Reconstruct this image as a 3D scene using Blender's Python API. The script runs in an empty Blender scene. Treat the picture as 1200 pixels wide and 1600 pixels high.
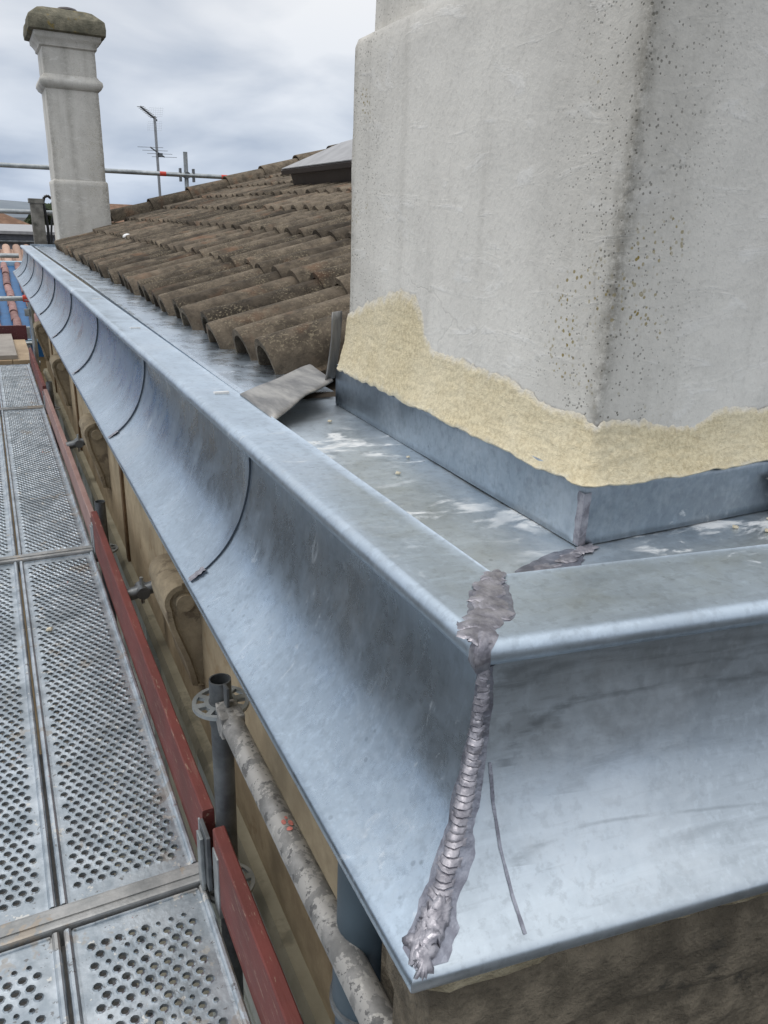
import bpy, bmesh, math, random
from mathutils import Vector, Matrix, noise
random.seed(11)
R = math.radians
scene = bpy.context.scene
COL = scene.collection

# ------------------------------------------------------------------ camera
cam_d = bpy.data.cameras.new('camera'); cam = bpy.data.objects.new('camera', cam_d); COL.objects.link(cam)
cam_d.sensor_fit = 'VERTICAL'; cam_d.sensor_height = 36; cam_d.sensor_width = 27
cam_d.lens = 1202/1600*36
cam_d.clip_start = 0.02; cam_d.clip_end = 6000
RW = ((0.896594, -0.12556635, 0.42467904), (-0.44142448, -0.33037429, 0.8342645), (0.03554749, -0.93546027, -0.35163967))
cam.matrix_world = Matrix(((RW[0][0], -RW[0][1], -RW[0][2], 0), (RW[1][0], -RW[1][1], -RW[1][2], 0), (RW[2][0], -RW[2][1], -RW[2][2], 0), (0, 0, 0, 1)))
scene.camera = cam

# ------------------------------------------------------------------ sky and light
w = bpy.data.worlds.new('World'); scene.world = w; w.use_nodes = True
nt = w.node_tree; nt.nodes.clear()
def wn(t, **k):
    n = nt.nodes.new(t)
    for a, b in k.items(): setattr(n, a, b)
    return n
out = wn('ShaderNodeOutputWorld'); bg = wn('ShaderNodeBackground'); nt.links.new(bg.outputs[0], out.inputs[0])
bg.inputs[1].default_value = 0.1
sky = wn('ShaderNodeTexSky', sky_type='NISHITA', sun_disc=False, sun_elevation=R(69), sun_rotation=R(277))
sky.dust_density = 3.0
tc = wn('ShaderNodeTexCoord')
sep = wn('ShaderNodeSeparateXYZ'); nt.links.new(tc.outputs['Generated'], sep.inputs[0])
# flatten direction onto a cloud layer
mx = wn('ShaderNodeMath', operation='MAXIMUM'); nt.links.new(sep.outputs[2], mx.inputs[0]); mx.inputs[1].default_value = 0.0
ad = wn('ShaderNodeMath', operation='ADD'); nt.links.new(mx.outputs[0], ad.inputs[0]); ad.inputs[1].default_value = 0.22
dx = wn('ShaderNodeMath', operation='DIVIDE'); nt.links.new(sep.outputs[0], dx.inputs[0]); nt.links.new(ad.outputs[0], dx.inputs[1])
dy = wn('ShaderNodeMath', operation='DIVIDE'); nt.links.new(sep.outputs[1], dy.inputs[0]); nt.links.new(ad.outputs[0], dy.inputs[1])
cb = wn('ShaderNodeCombineXYZ'); nt.links.new(dx.outputs[0], cb.inputs[0]); nt.links.new(dy.outputs[0], cb.inputs[1])
n1 = wn('ShaderNodeTexNoise'); n1.inputs['Scale'].default_value = 1.5; n1.inputs['Detail'].default_value = 6; n1.inputs['Roughness'].default_value = 0.46; n1.inputs['Distortion'].default_value = 0.35
nt.links.new(cb.outputs[0], n1.inputs['Vector'])
cr = wn('ShaderNodeValToRGB'); nt.links.new(n1.outputs['Fac'], cr.inputs[0])
cr.color_ramp.elements[0].position = 0.34; cr.color_ramp.elements[0].color = (5.3, 5.8, 6.6, 1)
cr.color_ramp.elements[1].position = 0.62; cr.color_ramp.elements[1].color = (8.9, 9.0, 9.2, 1)
# overcast: dimmer and bluer towards the horizon
er = wn('ShaderNodeValToRGB'); nt.links.new(mx.outputs[0], er.inputs[0])
er.color_ramp.elements[0].position = 0.0; er.color_ramp.elements[0].color = (0.70, 0.79, 0.92, 1)
er.color_ramp.elements[1].position = 0.75; er.color_ramp.elements[1].color = (1.50, 1.47, 1.43, 1)
ee = er.color_ramp.elements.new(0.24); ee.color = (1.0, 1.0, 1.0, 1)
mm = wn('ShaderNodeMix', data_type='RGBA', blend_type='MULTIPLY'); mm.inputs['Factor'].default_value = 1
nt.links.new(cr.outputs[0], mm.inputs[6]); nt.links.new(er.outputs[0], mm.inputs[7])
ms = wn('ShaderNodeMix', data_type='RGBA'); ms.inputs['Factor'].default_value = 0.93
nt.links.new(sky.outputs[0], ms.inputs[6]); nt.links.new(mm.outputs[2], ms.inputs[7]); nt.links.new(ms.outputs[2], bg.inputs[0])

sd = bpy.data.lights.new('sun', 'SUN'); sun = bpy.data.objects.new('sun', sd); COL.objects.link(sun)
sd.energy = 1.1; sd.angle = R(22); sd.color = (1.0, 0.96, 0.91)
sdir = Vector((-0.36, 0.04, 0.93)).normalized()      # towards the sun
sun.rotation_euler = sdir.to_track_quat('Z', 'Y').to_euler(); sun.location = (-4, -6, 14)
vs = scene.view_settings
vs.view_transform = 'Standard'; vs.look = 'None'; vs.exposure = 0.08; vs.gamma = 1; vs.use_curve_mapping = False

# ------------------------------------------------------------------ helpers
class N:
    """small node-material builder"""
    def __init__(s, name):
        s.m = bpy.data.materials.new(name); s.m.use_nodes = True; s.t = s.m.node_tree; s.t.nodes.clear()
        s.o = s.new('ShaderNodeOutputMaterial'); s.b = s.new('ShaderNodeBsdfPrincipled'); s.t.links.new(s.b.outputs[0], s.o.inputs[0])
        s.c = s.new('ShaderNodeTexCoord').outputs['Object']
        s.geo = None
    def new(s, t, **k):
        n = s.t.nodes.new(t)
        for a, b in k.items(): setattr(n, a, b)
        return n
    def put(s, sock, v):
        if isinstance(v, bpy.types.NodeSocket): s.t.links.new(v, sock)
        elif isinstance(v, (tuple, list)) and len(v) == 3 and sock.type == 'RGBA': sock.default_value = (*v, 1)
        else: sock.default_value = v
    def world(s):
        if not s.geo: s.geo = s.new('ShaderNodeNewGeometry')
        return s.geo.outputs['Position']
    def map(s, scale=(1, 1, 1), rot=(0, 0, 0), src=None, loc=(0, 0, 0)):
        n = s.new('ShaderNodeMapping'); s.put(n.inputs[0], src or s.c); n.inputs['Scale'].default_value = scale; n.inputs['Rotation'].default_value = rot; n.inputs['Location'].default_value = loc
        return n.outputs[0]
    def noise(s, scale, detail=4, rough=0.55, v=None, dist=0, col=False):
        n = s.new('ShaderNodeTexNoise'); s.put(n.inputs['Vector'], v or s.c); n.inputs['Scale'].default_value = scale; n.inputs['Detail'].default_value = detail
        n.inputs['Roughness'].default_value = rough; n.inputs['Distortion'].default_value = dist
        return n.outputs['Color' if col else 'Fac']
    def voro(s, scale, v=None, feat='F1', rnd=1):
        n = s.new('ShaderNodeTexVoronoi', feature=feat); s.put(n.inputs['Vector'], v or s.c); n.inputs['Scale'].default_value = scale; n.inputs['Randomness'].default_value = rnd
        return n
    def ramp(s, f, a, b, lo=0.0, hi=1.0):
        n = s.new('ShaderNodeMapRange'); n.interpolation_type = 'SMOOTHSTEP'; s.put(n.inputs[0], f); n.inputs[1].default_value = a; n.inputs[2].default_value = b; n.inputs[3].default_value = lo; n.inputs[4].default_value = hi
        return n.outputs[0]
    def math(s, op, a, b=0.0):
        n = s.new('ShaderNodeMath', operation=op); s.put(n.inputs[0], a); s.put(n.inputs[1], b); return n.outputs[0]
    def mix(s, f, a, b, mode='MIX'):
        n = s.new('ShaderNodeMix', data_type='RGBA', blend_type=mode); s.put(n.inputs[0], f); s.put(n.inputs[6], a); s.put(n.inputs[7], b); return n.outputs[2]
    def bump(s, hgt, strength=0.3, dist=0.01, prev=None):
        n = s.new('ShaderNodeBump'); s.put(n.inputs['Height'], hgt); n.inputs['Strength'].default_value = strength; n.inputs['Distance'].default_value = dist
        if prev: s.t.links.new(prev, n.inputs['Normal'])
        return n.outputs[0]
    def fin(s, col, rough=0.7, metal=0.0, nor=None, spec=None):
        s.put(s.b.inputs['Base Color'], col); s.put(s.b.inputs['Roughness'], rough); s.put(s.b.inputs['Metallic'], metal)
        if nor: s.put(s.b.inputs['Normal'], nor)
        if spec is not None: s.put(s.b.inputs['Specular IOR Level'], spec)
        return s.m

def obj(name, verts, faces, mat, parent=None, smooth=False, bevel=0.0):
    me = bpy.data.meshes.new(name); me.from_pydata([tuple(v) for v in verts], [], faces)
    bm = bmesh.new(); bm.from_mesh(me); bmesh.ops.recalc_face_normals(bm, faces=bm.faces)
    if bevel: bmesh.ops.bevel(bm, geom=list(bm.edges), offset=bevel, segments=2, affect='EDGES', profile=0.7)
    bm.to_mesh(me); bm.free()
    if smooth:
        me.polygons.foreach_set('use_smooth', [True]*len(me.polygons))
        me.set_sharp_from_angle(angle=R(46))
    o = bpy.data.objects.new(name, me); COL.objects.link(o); me.materials.append(mat)
    if parent: o.parent = parent
    return o
def inst(name, me, parent=None, mw=None):
    o = bpy.data.objects.new(name, me); COL.objects.link(o)
    if parent: o.parent = parent
    if mw is not None: o.matrix_local = mw
    return o
def tag(o, label, cat, group=None, kind=None):
    o['label'] = label
    if cat: o['category'] = cat
    if group: o['group'] = group
    if kind: o['kind'] = kind
    return o
def thing(name, label, cat, loc=(0, 0, 0), group=None):
    o = bpy.data.objects.new(name, None); COL.objects.link(o); o.location = loc; o.empty_display_size = 0.1
    return tag(o, label, cat, group)
def structure(o, label=None):
    o['kind'] = 'structure'
    if label: o['label'] = label
    return o
def under(root, objs=None):
    """children are built in world space; keep them there"""
    bpy.context.view_layer.update()
class MB:
    def __init__(s): s.v = []; s.f = []
    def add(s, v, f):
        k = len(s.v); s.v += [tuple(p) for p in v]; s.f += [tuple(i+k for i in q) for q in f]; return s
    def box(s, lo, hi):
        (a, b, c), (d, e, g) = lo, hi
        return s.add([(a, b, c), (d, b, c), (d, e, c), (a, e, c), (a, b, g), (d, b, g), (d, e, g), (a, e, g)],
                     [(0, 3, 2, 1), (4, 5, 6, 7), (0, 1, 5, 4), (1, 2, 6, 5), (2, 3, 7, 6), (3, 0, 4, 7)])
    def prism(s, poly, z0, z1):
        n = len(poly)
        return s.add([(x, y, z0) for x, y in poly]+[(x, y, z1) for x, y in poly],
                     [tuple(range(n))[::-1], tuple(range(n, 2*n))]+[(i, (i+1) % n, n+(i+1) % n, n+i) for i in range(n)])
    def tube(s, p0, p1, r, n=16, r1=None, cap=True, wall=0.0):
        p0, p1 = Vector(p0), Vector(p1); d = (p1-p0).normalized(); a = d.orthogonal().normalized(); b = d.cross(a)
        r1 = r if r1 is None else r1
        v = []; f = []
        for p, rr in ((p0, r), (p1, r1)):
            v += [p+a*rr*math.cos(2*math.pi*i/n)+b*rr*math.sin(2*math.pi*i/n) for i in range(n)]
        f += [(i, (i+1) % n, n+(i+1) % n, n+i) for i in range(n)]
        if wall:
            for p, rr in ((p0, r-wall), (p1, r1-wall)):
                v += [p+a*rr*math.cos(2*math.pi*i/n)+b*rr*math.sin(2*math.pi*i/n) for i in range(n)]
            f += [(2*n+i, 3*n+i, 3*n+(i+1) % n, 2*n+(i+1) % n) for i in range(n)]
            f += [(i, 2*n+i, 2*n+(i+1) % n, (i+1) % n) for i in range(n)]
            f += [(n+i, n+(i+1) % n, 3*n+(i+1) % n, 3*n+i) for i in range(n)]
        elif cap:
            f += [tuple(range(n))[::-1], tuple(range(n, 2*n))]
        return s.add(v, f)
    def path(s, pts, r, n=8):
        for a, b in zip(pts, pts[1:]): s.tube(a, b, r, n)
        return s
    def grid(s, rows):
        m = len(rows[0]); v = [p for r in rows for p in r]
        return s.add(v, [(i*m+j, i*m+j+1, (i+1)*m+j+1, (i+1)*m+j) for i in range(len(rows)-1) for j in range(m-1)])
    def build(s, name, mat, parent=None, smooth=False, bevel=0.0): return obj(name, s.v, s.f, mat, parent, smooth, bevel)
def nz(x, y, z, s=1.0): return noise.noise(Vector((x*s, y*s, z*s)))
def solidify(o, t, off=-1):
    m = o.modifiers.new('thickness', 'SOLIDIFY'); m.thickness = t; m.offset = off; return o

# ------------------------------------------------------------------ materials
def mat_zinc(name, base=(0.58, 0.655, 0.725), rough=0.35, white=0.6, streak=(13, 13, 1.6), dirt=0.5, rot=(0, 0, 0), wipe=0.0, ox_t=(0.585, 0.66, 0.47, 0.60), ox_s=15, bloom=0.30, ox_d=1.6):
    k = N(name)
    big = k.noise(2.6, 6, 0.62, dist=0.8); mid = k.noise(13, 6, 0.68, dist=0.4); fine = k.noise(75, 5, 0.65)
    sv = k.map(streak, rot); st = k.noise(5, 7, 0.68, v=sv, dist=0.35); st2 = k.noise(17, 5, 0.6, v=sv)
    c = k.mix(k.ramp(big, 0.32, 0.70), tuple(x*0.84 for x in base), tuple(min(1, x*1.10) for x in base))
    c = k.mix(k.math('MULTIPLY', k.ramp(mid, 0.46, 0.74), 0.40), c, tuple(x*0.74 for x in base))
    c = k.mix(k.math('MULTIPLY', k.ramp(st, 0.50, 0.70), 0.40), c, tuple(min(1, x*1.22) for x in base))
    c = k.mix(k.math('MULTIPLY', k.ramp(st2, 0.55, 0.70), 0.35), c, tuple(x*0.70 for x in base))
    c = k.mix(k.math('MULTIPLY', k.ramp(fine, 0.50, 0.64), 0.42), c, tuple(x*0.66 for x in base))
    c = k.mix(k.math('MULTIPLY', k.ramp(k.noise(120, 4, 0.6, v=k.map((1, 1, 0.55))), 0.52, 0.68), 0.22), c, tuple(min(1, x*1.28) for x in base))
    # chalky bloom in soft-edged patches with grainy borders
    bl = k.math('ADD', k.noise(4.2, 5, 0.6, v=k.map(loc=(2.2, 5.1, 0.4))), k.math('MULTIPLY', k.math('SUBTRACT', k.noise(95, 3, 0.6), 0.5), 0.28))
    c = k.mix(k.math('MULTIPLY', k.ramp(bl, 0.48, 0.74), bloom), c, (0.66, 0.71, 0.75))
    if wipe:      # broad curved cloth marks
        sx = k.new('ShaderNodeSeparateXYZ'); k.put(sx.inputs[0], k.world()); wn_ = k.math('MULTIPLY', k.math('SUBTRACT', k.noise(9, 4, 0.6), 0.5), 0.5)
        for (cx, cz, rx, rz, wd, amt) in ((0.52, -0.556, 0.145, 0.022, 0.10, 0.55), (0.52, -0.480, 0.14, 0.062, 0.10, 0.75), (0.50, -0.427, 0.14, 0.045, 0.16, 0.6), (0.60, -0.515, 0.16, 0.030, 0.25, 0.35), (0.66, -0.565, 0.12, 0.012, 0.3, 0.4), (0.58, -0.455, 0.15, 0.055, 0.07, 0.5), (0.48, -0.400, 0.11, 0.030, 0.2, 0.5)):
            ex = k.math('DIVIDE', k.math('MINIMUM', k.math('SUBTRACT', sx.outputs[0], cx), 0.0), rx); ez = k.math('DIVIDE', k.math('SUBTRACT', k.math('ADD', sx.outputs[2], k.math('MULTIPLY', k.math('SUBTRACT', sx.outputs[0], cx), 0.07)), cz), rz)
            rr_ = k.math('ADD', k.math('SUBTRACT', k.math('SQRT', k.math('ADD', k.math('POWER', ex, 2.0), k.math('POWER', ez, 2.0))), 1.0), wn_)
            band = k.math('MULTIPLY', k.ramp(k.math('ABSOLUTE', rr_), wd, 0.0), k.math('GREATER_THAN', ez, 0.0))
            band = k.math('MULTIPLY', band, k.ramp(k.noise(24, 5, 0.7, v=k.map((0.5, 1, 5))), 0.36, 0.60))
            c = k.mix(k.math('MULTIPLY', band, min(1, amt*wipe*1.3)), c, tuple(x*0.46 for x in base))
    m1 = k.ramp(k.noise(ox_s, 7, 0.68, v=k.map((1, 2.2, 1), (0, 0, 0.5)), dist=ox_d), ox_t[0], ox_t[1])
    m2 = k.ramp(k.noise(2.7, 4, 0.6, v=k.map(loc=(1.7, 0.6, 0))), ox_t[2], ox_t[3])
    ox = k.math('MULTIPLY', k.math('MULTIPLY', m1, m2), white)
    c = k.mix(ox, c, (0.80, 0.82, 0.83))
    vs_ = k.voro(42); sp = k.ramp(k.math('ADD', vs_.outputs['Distance'], k.math('MULTIPLY', fine, 0.15)), 0.23, 0.15)
    sp = k.math('MULTIPLY', sp, k.ramp(k.noise(5, 3), 0.50, 0.64))
    c = k.mix(k.math('MULTIPLY', sp, dirt), c, tuple(x*0.45 for x in base))
    rg = k.math('ADD', k.ramp(mid, 0.28, 0.72, rough-0.07, rough+0.13), k.math('MULTIPLY', ox, 0.3))
    bp = k.bump(k.noise(9, 3, 0.5), 0.06, 0.02); bp = k.bump(mid, 0.06, 0.004, bp); bp = k.bump(fine, 0.10, 0.0016, bp)
    return k.fin(c, rg, k.math('SUBTRACT', 0.93, k.math('MULTIPLY', ox, 0.75)), bp)
ZINC = mat_zinc('zinc', base=(0.435, 0.52, 0.605), rough=0.27, white=0.20, bloom=0.32)
ZINC_F = mat_zinc('zinc_wiped', base=(0.52, 0.585, 0.64), rough=0.36, white=0.05, streak=(0.9, 3, 15), dirt=0.45, wipe=0.62, bloom=0.40)
ZINC_CAP = mat_zinc('zinc_cap', base=(0.55, 0.64, 0.725), rough=0.38, white=0.45, streak=(2.2, 9, 2), ox_s=8)
ZINC_TRAY = mat_zinc('zinc_tray', base=(0.56, 0.645, 0.73), rough=0.27, white=0.5, streak=(1.6, 12, 2))
ZINC_OLD = mat_zinc('zinc_trough', base=(0.56, 0.63, 0.69), rough=0.42, white=0.85, streak=(2.5, 7, 3), dirt=0.5, ox_t=(0.49, 0.62, 0.42, 0.56), ox_s=10, bloom=0.55, ox_d=0.5)
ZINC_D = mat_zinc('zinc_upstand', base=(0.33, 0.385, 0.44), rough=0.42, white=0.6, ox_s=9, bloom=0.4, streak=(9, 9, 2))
def mat_solder(name, a, b, rough=0.34, metal=0.75):
    k = N(name); n = k.noise(60, 5, 0.65)
    c = k.mix(k.ramp(n, 0.35, 0.65), a, b)
    return k.fin(c, k.ramp(k.noise(40), 0.3, 0.7, rough-0.08, rough+0.2), metal, k.bump(k.noise(130, 4), 0.45, 0.003))
SOLDER = mat_solder('solder', (0.23, 0.225, 0.255), (0.43, 0.42, 0.455), 0.45, 0.8)
FLUX = mat_solder('flux_stain', (0.20, 0.205, 0.245), (0.32, 0.335, 0.39), 0.42, 0.8)
k = N('seam_shade'); SEAM_SHADE = k.fin((0.045, 0.06, 0.08), 0.6)  # dark tone standing in for the shadow line at sheet laps
def mat_lead():
    k = N('lead'); n = k.noise(7, 5, 0.6, v=k.map((5, 1, 1)))
    return k.fin(k.mix(k.ramp(n, 0.3, 0.7), (0.17, 0.17, 0.17), (0.40, 0.39, 0.37)), 0.55, 0.5, k.bump(k.noise(30), 0.3, 0.006))
LEAD = mat_lead()
CH_A = Vector((0.612, 0.670))     # near left corner of the big chimney shaft
def mat_plaster(name, corners=(), scale=1.0, tone=(0.72, 0.70, 0.65), lich=1.0, stain=1.0):
    k = N(name); P = k.world()
    big = k.noise(2.4*scale, 6, 0.62, v=P, dist=0.5); mid = k.noise(12*scale, 6, 0.7, v=P); fine = k.noise(110*scale, 4, 0.65, v=P)
    tro = k.noise(7*scale, 4, 0.6, v=k.map((1, 1, 3.5), (0.5, 0.35, 0.2), P), dist=1.1)
    c = k.mix(k.ramp(big, 0.30, 0.70), tuple(x*0.84 for x in tone), tuple(x*1.08 for x in tone))
    c = k.mix(k.math('MULTIPLY', k.ramp(mid, 0.48, 0.72), 0.30), c, tuple(x*0.70 for x in tone))
    c = k.mix(k.math('MULTIPLY', k.ramp(tro, 0.57, 0.66), 0.45), c, (0.82, 0.81, 0.78))
    c = k.mix(k.math('MULTIPLY', k.ramp(fine, 0.52, 0.66), 0.30), c, tuple(x*0.68 for x in tone))
    ver = k.noise(8*scale, 6, 0.65, v=k.map((1, 1, 0.09), (0, 0, 0), P))
    c = k.mix(k.math('MULTIPLY', k.ramp(ver, 0.50, 0.74), 0.34*stain), c, (0.33, 0.315, 0.28))
    s = k.new('ShaderNodeSeparateXYZ'); k.put(s.inputs[0], P)
    rim = wide = None
    wob_ = k.math('SUBTRACT', k.noise(3.5*scale, 6, 0.75, v=P), 0.5)
    for (cx, cy, wd, amt) in corners:
        d = k.math('SQRT', k.math('ADD', k.math('POWER', k.math('SUBTRACT', s.outputs[0], cx), 2.0), k.math('POWER', k.math('SUBTRACT', s.outputs[1], cy), 2.0)))
        d2 = k.math('ADD', d, k.math('MULTIPLY', wob_, wd*2.2))
        m = k.math('MULTIPLY', k.ramp(d2, wd*1.25, -wd*0.4), amt); rim = m if rim is None else k.math('MAXIMUM', rim, m)
        m2 = k.math('MULTIPLY', k.ramp(d2, wd*8.5, 0.0), amt); wide = m2 if wide is None else k.math('MAXIMUM', wide, m2)
    sp = k.math('ADD', k.voro(165*scale, P).outputs['Distance'], k.math('MULTIPLY', k.noise(40*scale, 3, v=P), 0.5))
    pits = k.ramp(sp, 0.50, 0.37)
    pm = k.math('MULTIPLY', k.ramp(k.noise(3.6*scale, 5, 0.7, v=k.map(loc=(3, 1, 4), src=P)), 0.52, 0.66), 0.8)
    if rim is not None:
        grime = k.math('MULTIPLY', rim, k.ramp(k.noise(60*scale, 6, 0.8, v=P), 0.34, 0.60))
        c = k.mix(k.math('MULTIPLY', wide, 0.30), c, (0.34, 0.32, 0.27))
        c = k.mix(grime, c, (0.13, 0.12, 0.095))
        pm = k.math('MAXIMUM', k.math('MULTIPLY', pm, k.math('ADD', 0.25, wide)), k.math('MULTIPLY', wide, 0.85))
    c = k.mix(k.math('MULTIPLY', pits, pm), c, (0.085, 0.08, 0.06))
    lv = k.voro(125*scale, P)
    ls = k.ramp(k.math('ADD', lv.outputs['Distance'], k.math('MULTIPLY', k.noise(150, 3, v=P), 0.55)), 0.58, 0.48)
    lm = k.ramp(k.noise(5.0*scale, 4, 0.65, v=k.map(loc=(1, 1, 0.4), src=P)), 0.52, 0.62)
    if rim is not None: lm = k.math('MULTIPLY', lm, k.ramp(wide, 0.20, 0.60))
    c = k.mix(k.math('MULTIPLY', k.math('MULTIPLY', ls, lm), lich), c, (0.25, 0.19, 0.045))
    # hairline cracks, here and there
    pv = k.new('ShaderNodeVectorMath', operation='ADD'); k.put(pv.inputs[0], P); nv_ = k.new('ShaderNodeVectorMath', operation='SCALE'); k.put(nv_.inputs[0], k.noise(6, 4, 0.6, v=P, col=True)); nv_.inputs['Scale'].default_value = 0.16; k.put(pv.inputs[1], nv_.outputs[0])
    ck = k.ramp(k.voro(2.1*scale, pv.outputs[0], 'DISTANCE_TO_EDGE').outputs['Distance'], 0.006, 0.0)
    ck = k.math('MULTIPLY', ck, k.ramp(k.noise(2.0*scale, 3, 0.5, v=k.map(loc=(8, 2, 5), src=P)), 0.54, 0.62))
    c = k.mix(k.math('MULTIPLY', ck, 0.16), c, (0.20, 0.19, 0.17))
    hgt = k.math('ADD', k.math('MULTIPLY', mid, 0.45), k.math('ADD', k.math('MULTIPLY', k.ramp(tro, 0.52, 0.70), 0.11), k.math('MULTIPLY', fine, 0.30)))
    hgt = k.math('SUBTRACT', hgt, k.math('ADD', k.math('MULTIPLY', k.math('MULTIPLY', pits, pm), 0.4), k.math('MULTIPLY', ck, 0.06)))
    return k.fin(c, 0.9, 0, k.bump(hgt, 0.5, 0.007), 0.2)
def mat_rough(name, a, b, sc=20, bumpd=0.012, strength=0.7, c3=None, rough=0.92, th=(0.35, 0.68), metal=0.0):
    k = N(name); P = k.world()
    n = k.noise(sc, 6, 0.65, v=P); m = k.noise(sc*0.22, 5, 0.6, v=P)
    c = k.mix(k.ramp(n, *th), a, b); c = k.mix(k.math('MULTIPLY', k.ramp(m, 0.40, 0.68), 0.5), c, tuple(x*0.62 for x in a))
    if c3: c = k.mix(k.math('MULTIPLY', k.ramp(k.noise(sc*0.5, 5, 0.7, v=k.map(loc=(7, 3, 1), src=P)), 0.56, 0.66), 0.85), c, c3)
    h = k.math('ADD', n, k.math('MULTIPLY', k.noise(sc*6, 4, 0.6, v=P), 0.5))
    return k.fin(c, rough, metal, k.bump(h, strength, bumpd), 0.25)
def mat_mortar():
    k = N('fresh_mortar'); P = k.world(); at = k.new('ShaderNodeAttribute', attribute_name='feather')
    g = k.noise(170, 5, 0.7, v=P); m = k.noise(26, 6, 0.7, v=k.map((1, 1, 2.2), (0.2, 0.1, 0.3), P), dist=0.8); b_ = k.noise(5, 4, 0.6, v=P)
    c = k.mix(k.ramp(g, 0.30, 0.66), (0.54, 0.455, 0.29), (0.76, 0.67, 0.46))
    c = k.mix(k.math('MULTIPLY', k.ramp(b_, 0.40, 0.66), 0.35), c, (0.80, 0.74, 0.58))
    c = k.mix(k.math('MULTIPLY', k.ramp(m, 0.52, 0.66), 0.35), c, (0.50, 0.42, 0.27))
    fe = k.math('ADD', at.outputs['Fac'], k.math('MULTIPLY', k.math('SUBTRACT', k.noise(48, 6, 0.75, v=P), 0.5), 0.35))
    c = k.mix(k.math('MULTIPLY', k.ramp(fe, 0.86, 1.06), 0.85), c, (0.70, 0.68, 0.63))
    c = k.mix(k.math('MULTIPLY', k.ramp(fe, 0.10, -0.08), 0.6), c, (0.50, 0.52, 0.50))
    return k.fin(c, 0.93, 0, k.bump(k.math('ADD', k.math('MULTIPLY', g, 0.6), m), 0.7, 0.005), 0.2)
MORTAR = mat_mortar()
STONE = mat_rough('weathered_stone', (0.110, 0.094, 0.070), (0.240, 0.205, 0.152), 24, 0.012, 1.0, (0.05, 0.046, 0.038))
STONE_L = mat_rough('limestone', (0.37, 0.30, 0.20), (0.48, 0.395, 0.265), 12, 0.005, 0.35, (0.27, 0.20, 0.12))
STONE_C = mat_rough('carved_stone', (0.26, 0.215, 0.15), (0.36, 0.30, 0.21), 22, 0.006, 0.6, (0.15, 0.12, 0.085))
WALLR = mat_rough('lower_render', (0.30, 0.28, 0.21), (0.38, 0.355, 0.27), 9, 0.004, 0.35, (0.20, 0.19, 0.145))
PALEW = mat_rough('pale_paint', (0.42, 0.44, 0.39), (0.52, 0.53, 0.48), 18, 0.002, 0.3, (0.30, 0.31, 0.27))
BROWNW = mat_rough('brown_wood', (0.12, 0.075, 0.04), (0.20, 0.13, 0.07), 25, 0.004, 0.5)
CAPST = mat_rough('lichen_cap', (0.12, 0.115, 0.085), (0.25, 0.23, 0.17), 13, 0.016, 0.9, (0.24, 0.17, 0.03))
CONC = mat_rough('old_concrete', (0.16, 0.155, 0.14), (0.30, 0.29, 0.265), 12, 0.01, 0.8, (0.08, 0.08, 0.07))
def mat_tile(name, a, b, red, lich, rnd=0.5):
    k = N(name); oi = k.new('ShaderNodeObjectInfo'); P = k.world()
    n = k.noise(17, 6, 0.7, v=P); f = k.noise(135, 4, 0.7, v=P)
    c = k.mix(k.ramp(n, 0.32, 0.68), a, b)
    c = k.mix(k.math('MULTIPLY', k.ramp(k.noise(6, 4, 0.6, v=P), 0.55, 0.72), 0.55), c, red)
    hv = k.new('ShaderNodeHueSaturation'); k.put(hv.inputs['Color'], c); k.put(hv.inputs['Value'], k.math('ADD', 1-rnd*0.5, k.math('MULTIPLY', oi.outputs['Random'], rnd)))
    c = hv.outputs[0]
    sp = k.math('MULTIPLY', k.ramp(f, 0.52, 0.64), k.ramp(k.noise(9, 4, v=k.map(loc=(3, 5, 1), src=P)), 0.40, 0.60))
    c = k.mix(k.math('MULTIPLY', sp, 0.6), c, lich)
    return k.fin(c, 0.93, 0, k.bump(k.math('ADD', n, f), 0.7, 0.006), 0.2)
TILE = mat_tile('weathered_tile', (0.062, 0.051, 0.039), (0.150, 0.122, 0.091), (0.17, 0.092, 0.055), (0.34, 0.29, 0.20), 1.0)
TILE_P = mat_tile('pink_tile', (0.24, 0.135, 0.13), (0.36, 0.23, 0.21), (0.17, 0.11, 0.13), (0.36, 0.29, 0.29))
TILE_O = mat_tile('orange_tile', (0.38, 0.25, 0.19), (0.47, 0.33, 0.26), (0.50, 0.38, 0.30), (0.45, 0.36, 0.29))
def mat_steel(name, a, b, rough=0.5, metal=0.75, spot=None, sc=14):
    k = N(name); P = k.world(); n = k.noise(sc, 6, 0.65, v=P); m = k.noise(sc*0.28, 4, 0.6, v=P)
    c = k.mix(k.ramp(n, 0.33, 0.68), a, b); c = k.mix(k.math('MULTIPLY', k.ramp(m, 0.5, 0.7), 0.55), c, tuple(x*0.62 for x in a))
    if spot:
        for i, (cl, th, s2) in enumerate(spot):
            c = k.mix(k.math('MULTIPLY', k.ramp(k.noise(s2, 4, 0.7, v=k.map(loc=(i*9+2, i*4, i), src=P)), th, th+0.03), 0.85), c, cl)
    return k.fin(c, k.ramp(m, 0.3, 0.7, rough-0.1, rough+0.14), metal, k.bump(k.noise(60, 4, v=P), 0.25, 0.004))
DECK = mat_steel('galvanised_deck', (0.35, 0.40, 0.44), (0.58, 0.63, 0.67), 0.40, 0.85, [((0.42, 0.41, 0.39), 0.60, 6), ((0.70, 0.69, 0.65), 0.62, 22), ((0.20, 0.20, 0.20), 0.62, 40), ((0.50, 0.12, 0.07), 0.70, 30)])
TUBE_W = mat_steel('paint_spattered_tube', (0.20, 0.20, 0.195), (0.33, 0.325, 0.315), 0.55, 0.4, [((0.42, 0.41, 0.39), 0.50, 26), ((0.52, 0.51, 0.48), 0.59, 15), ((0.12, 0.12, 0.12), 0.585, 38), ((0.34, 0.27, 0.2), 0.68, 12)], 30)
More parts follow.
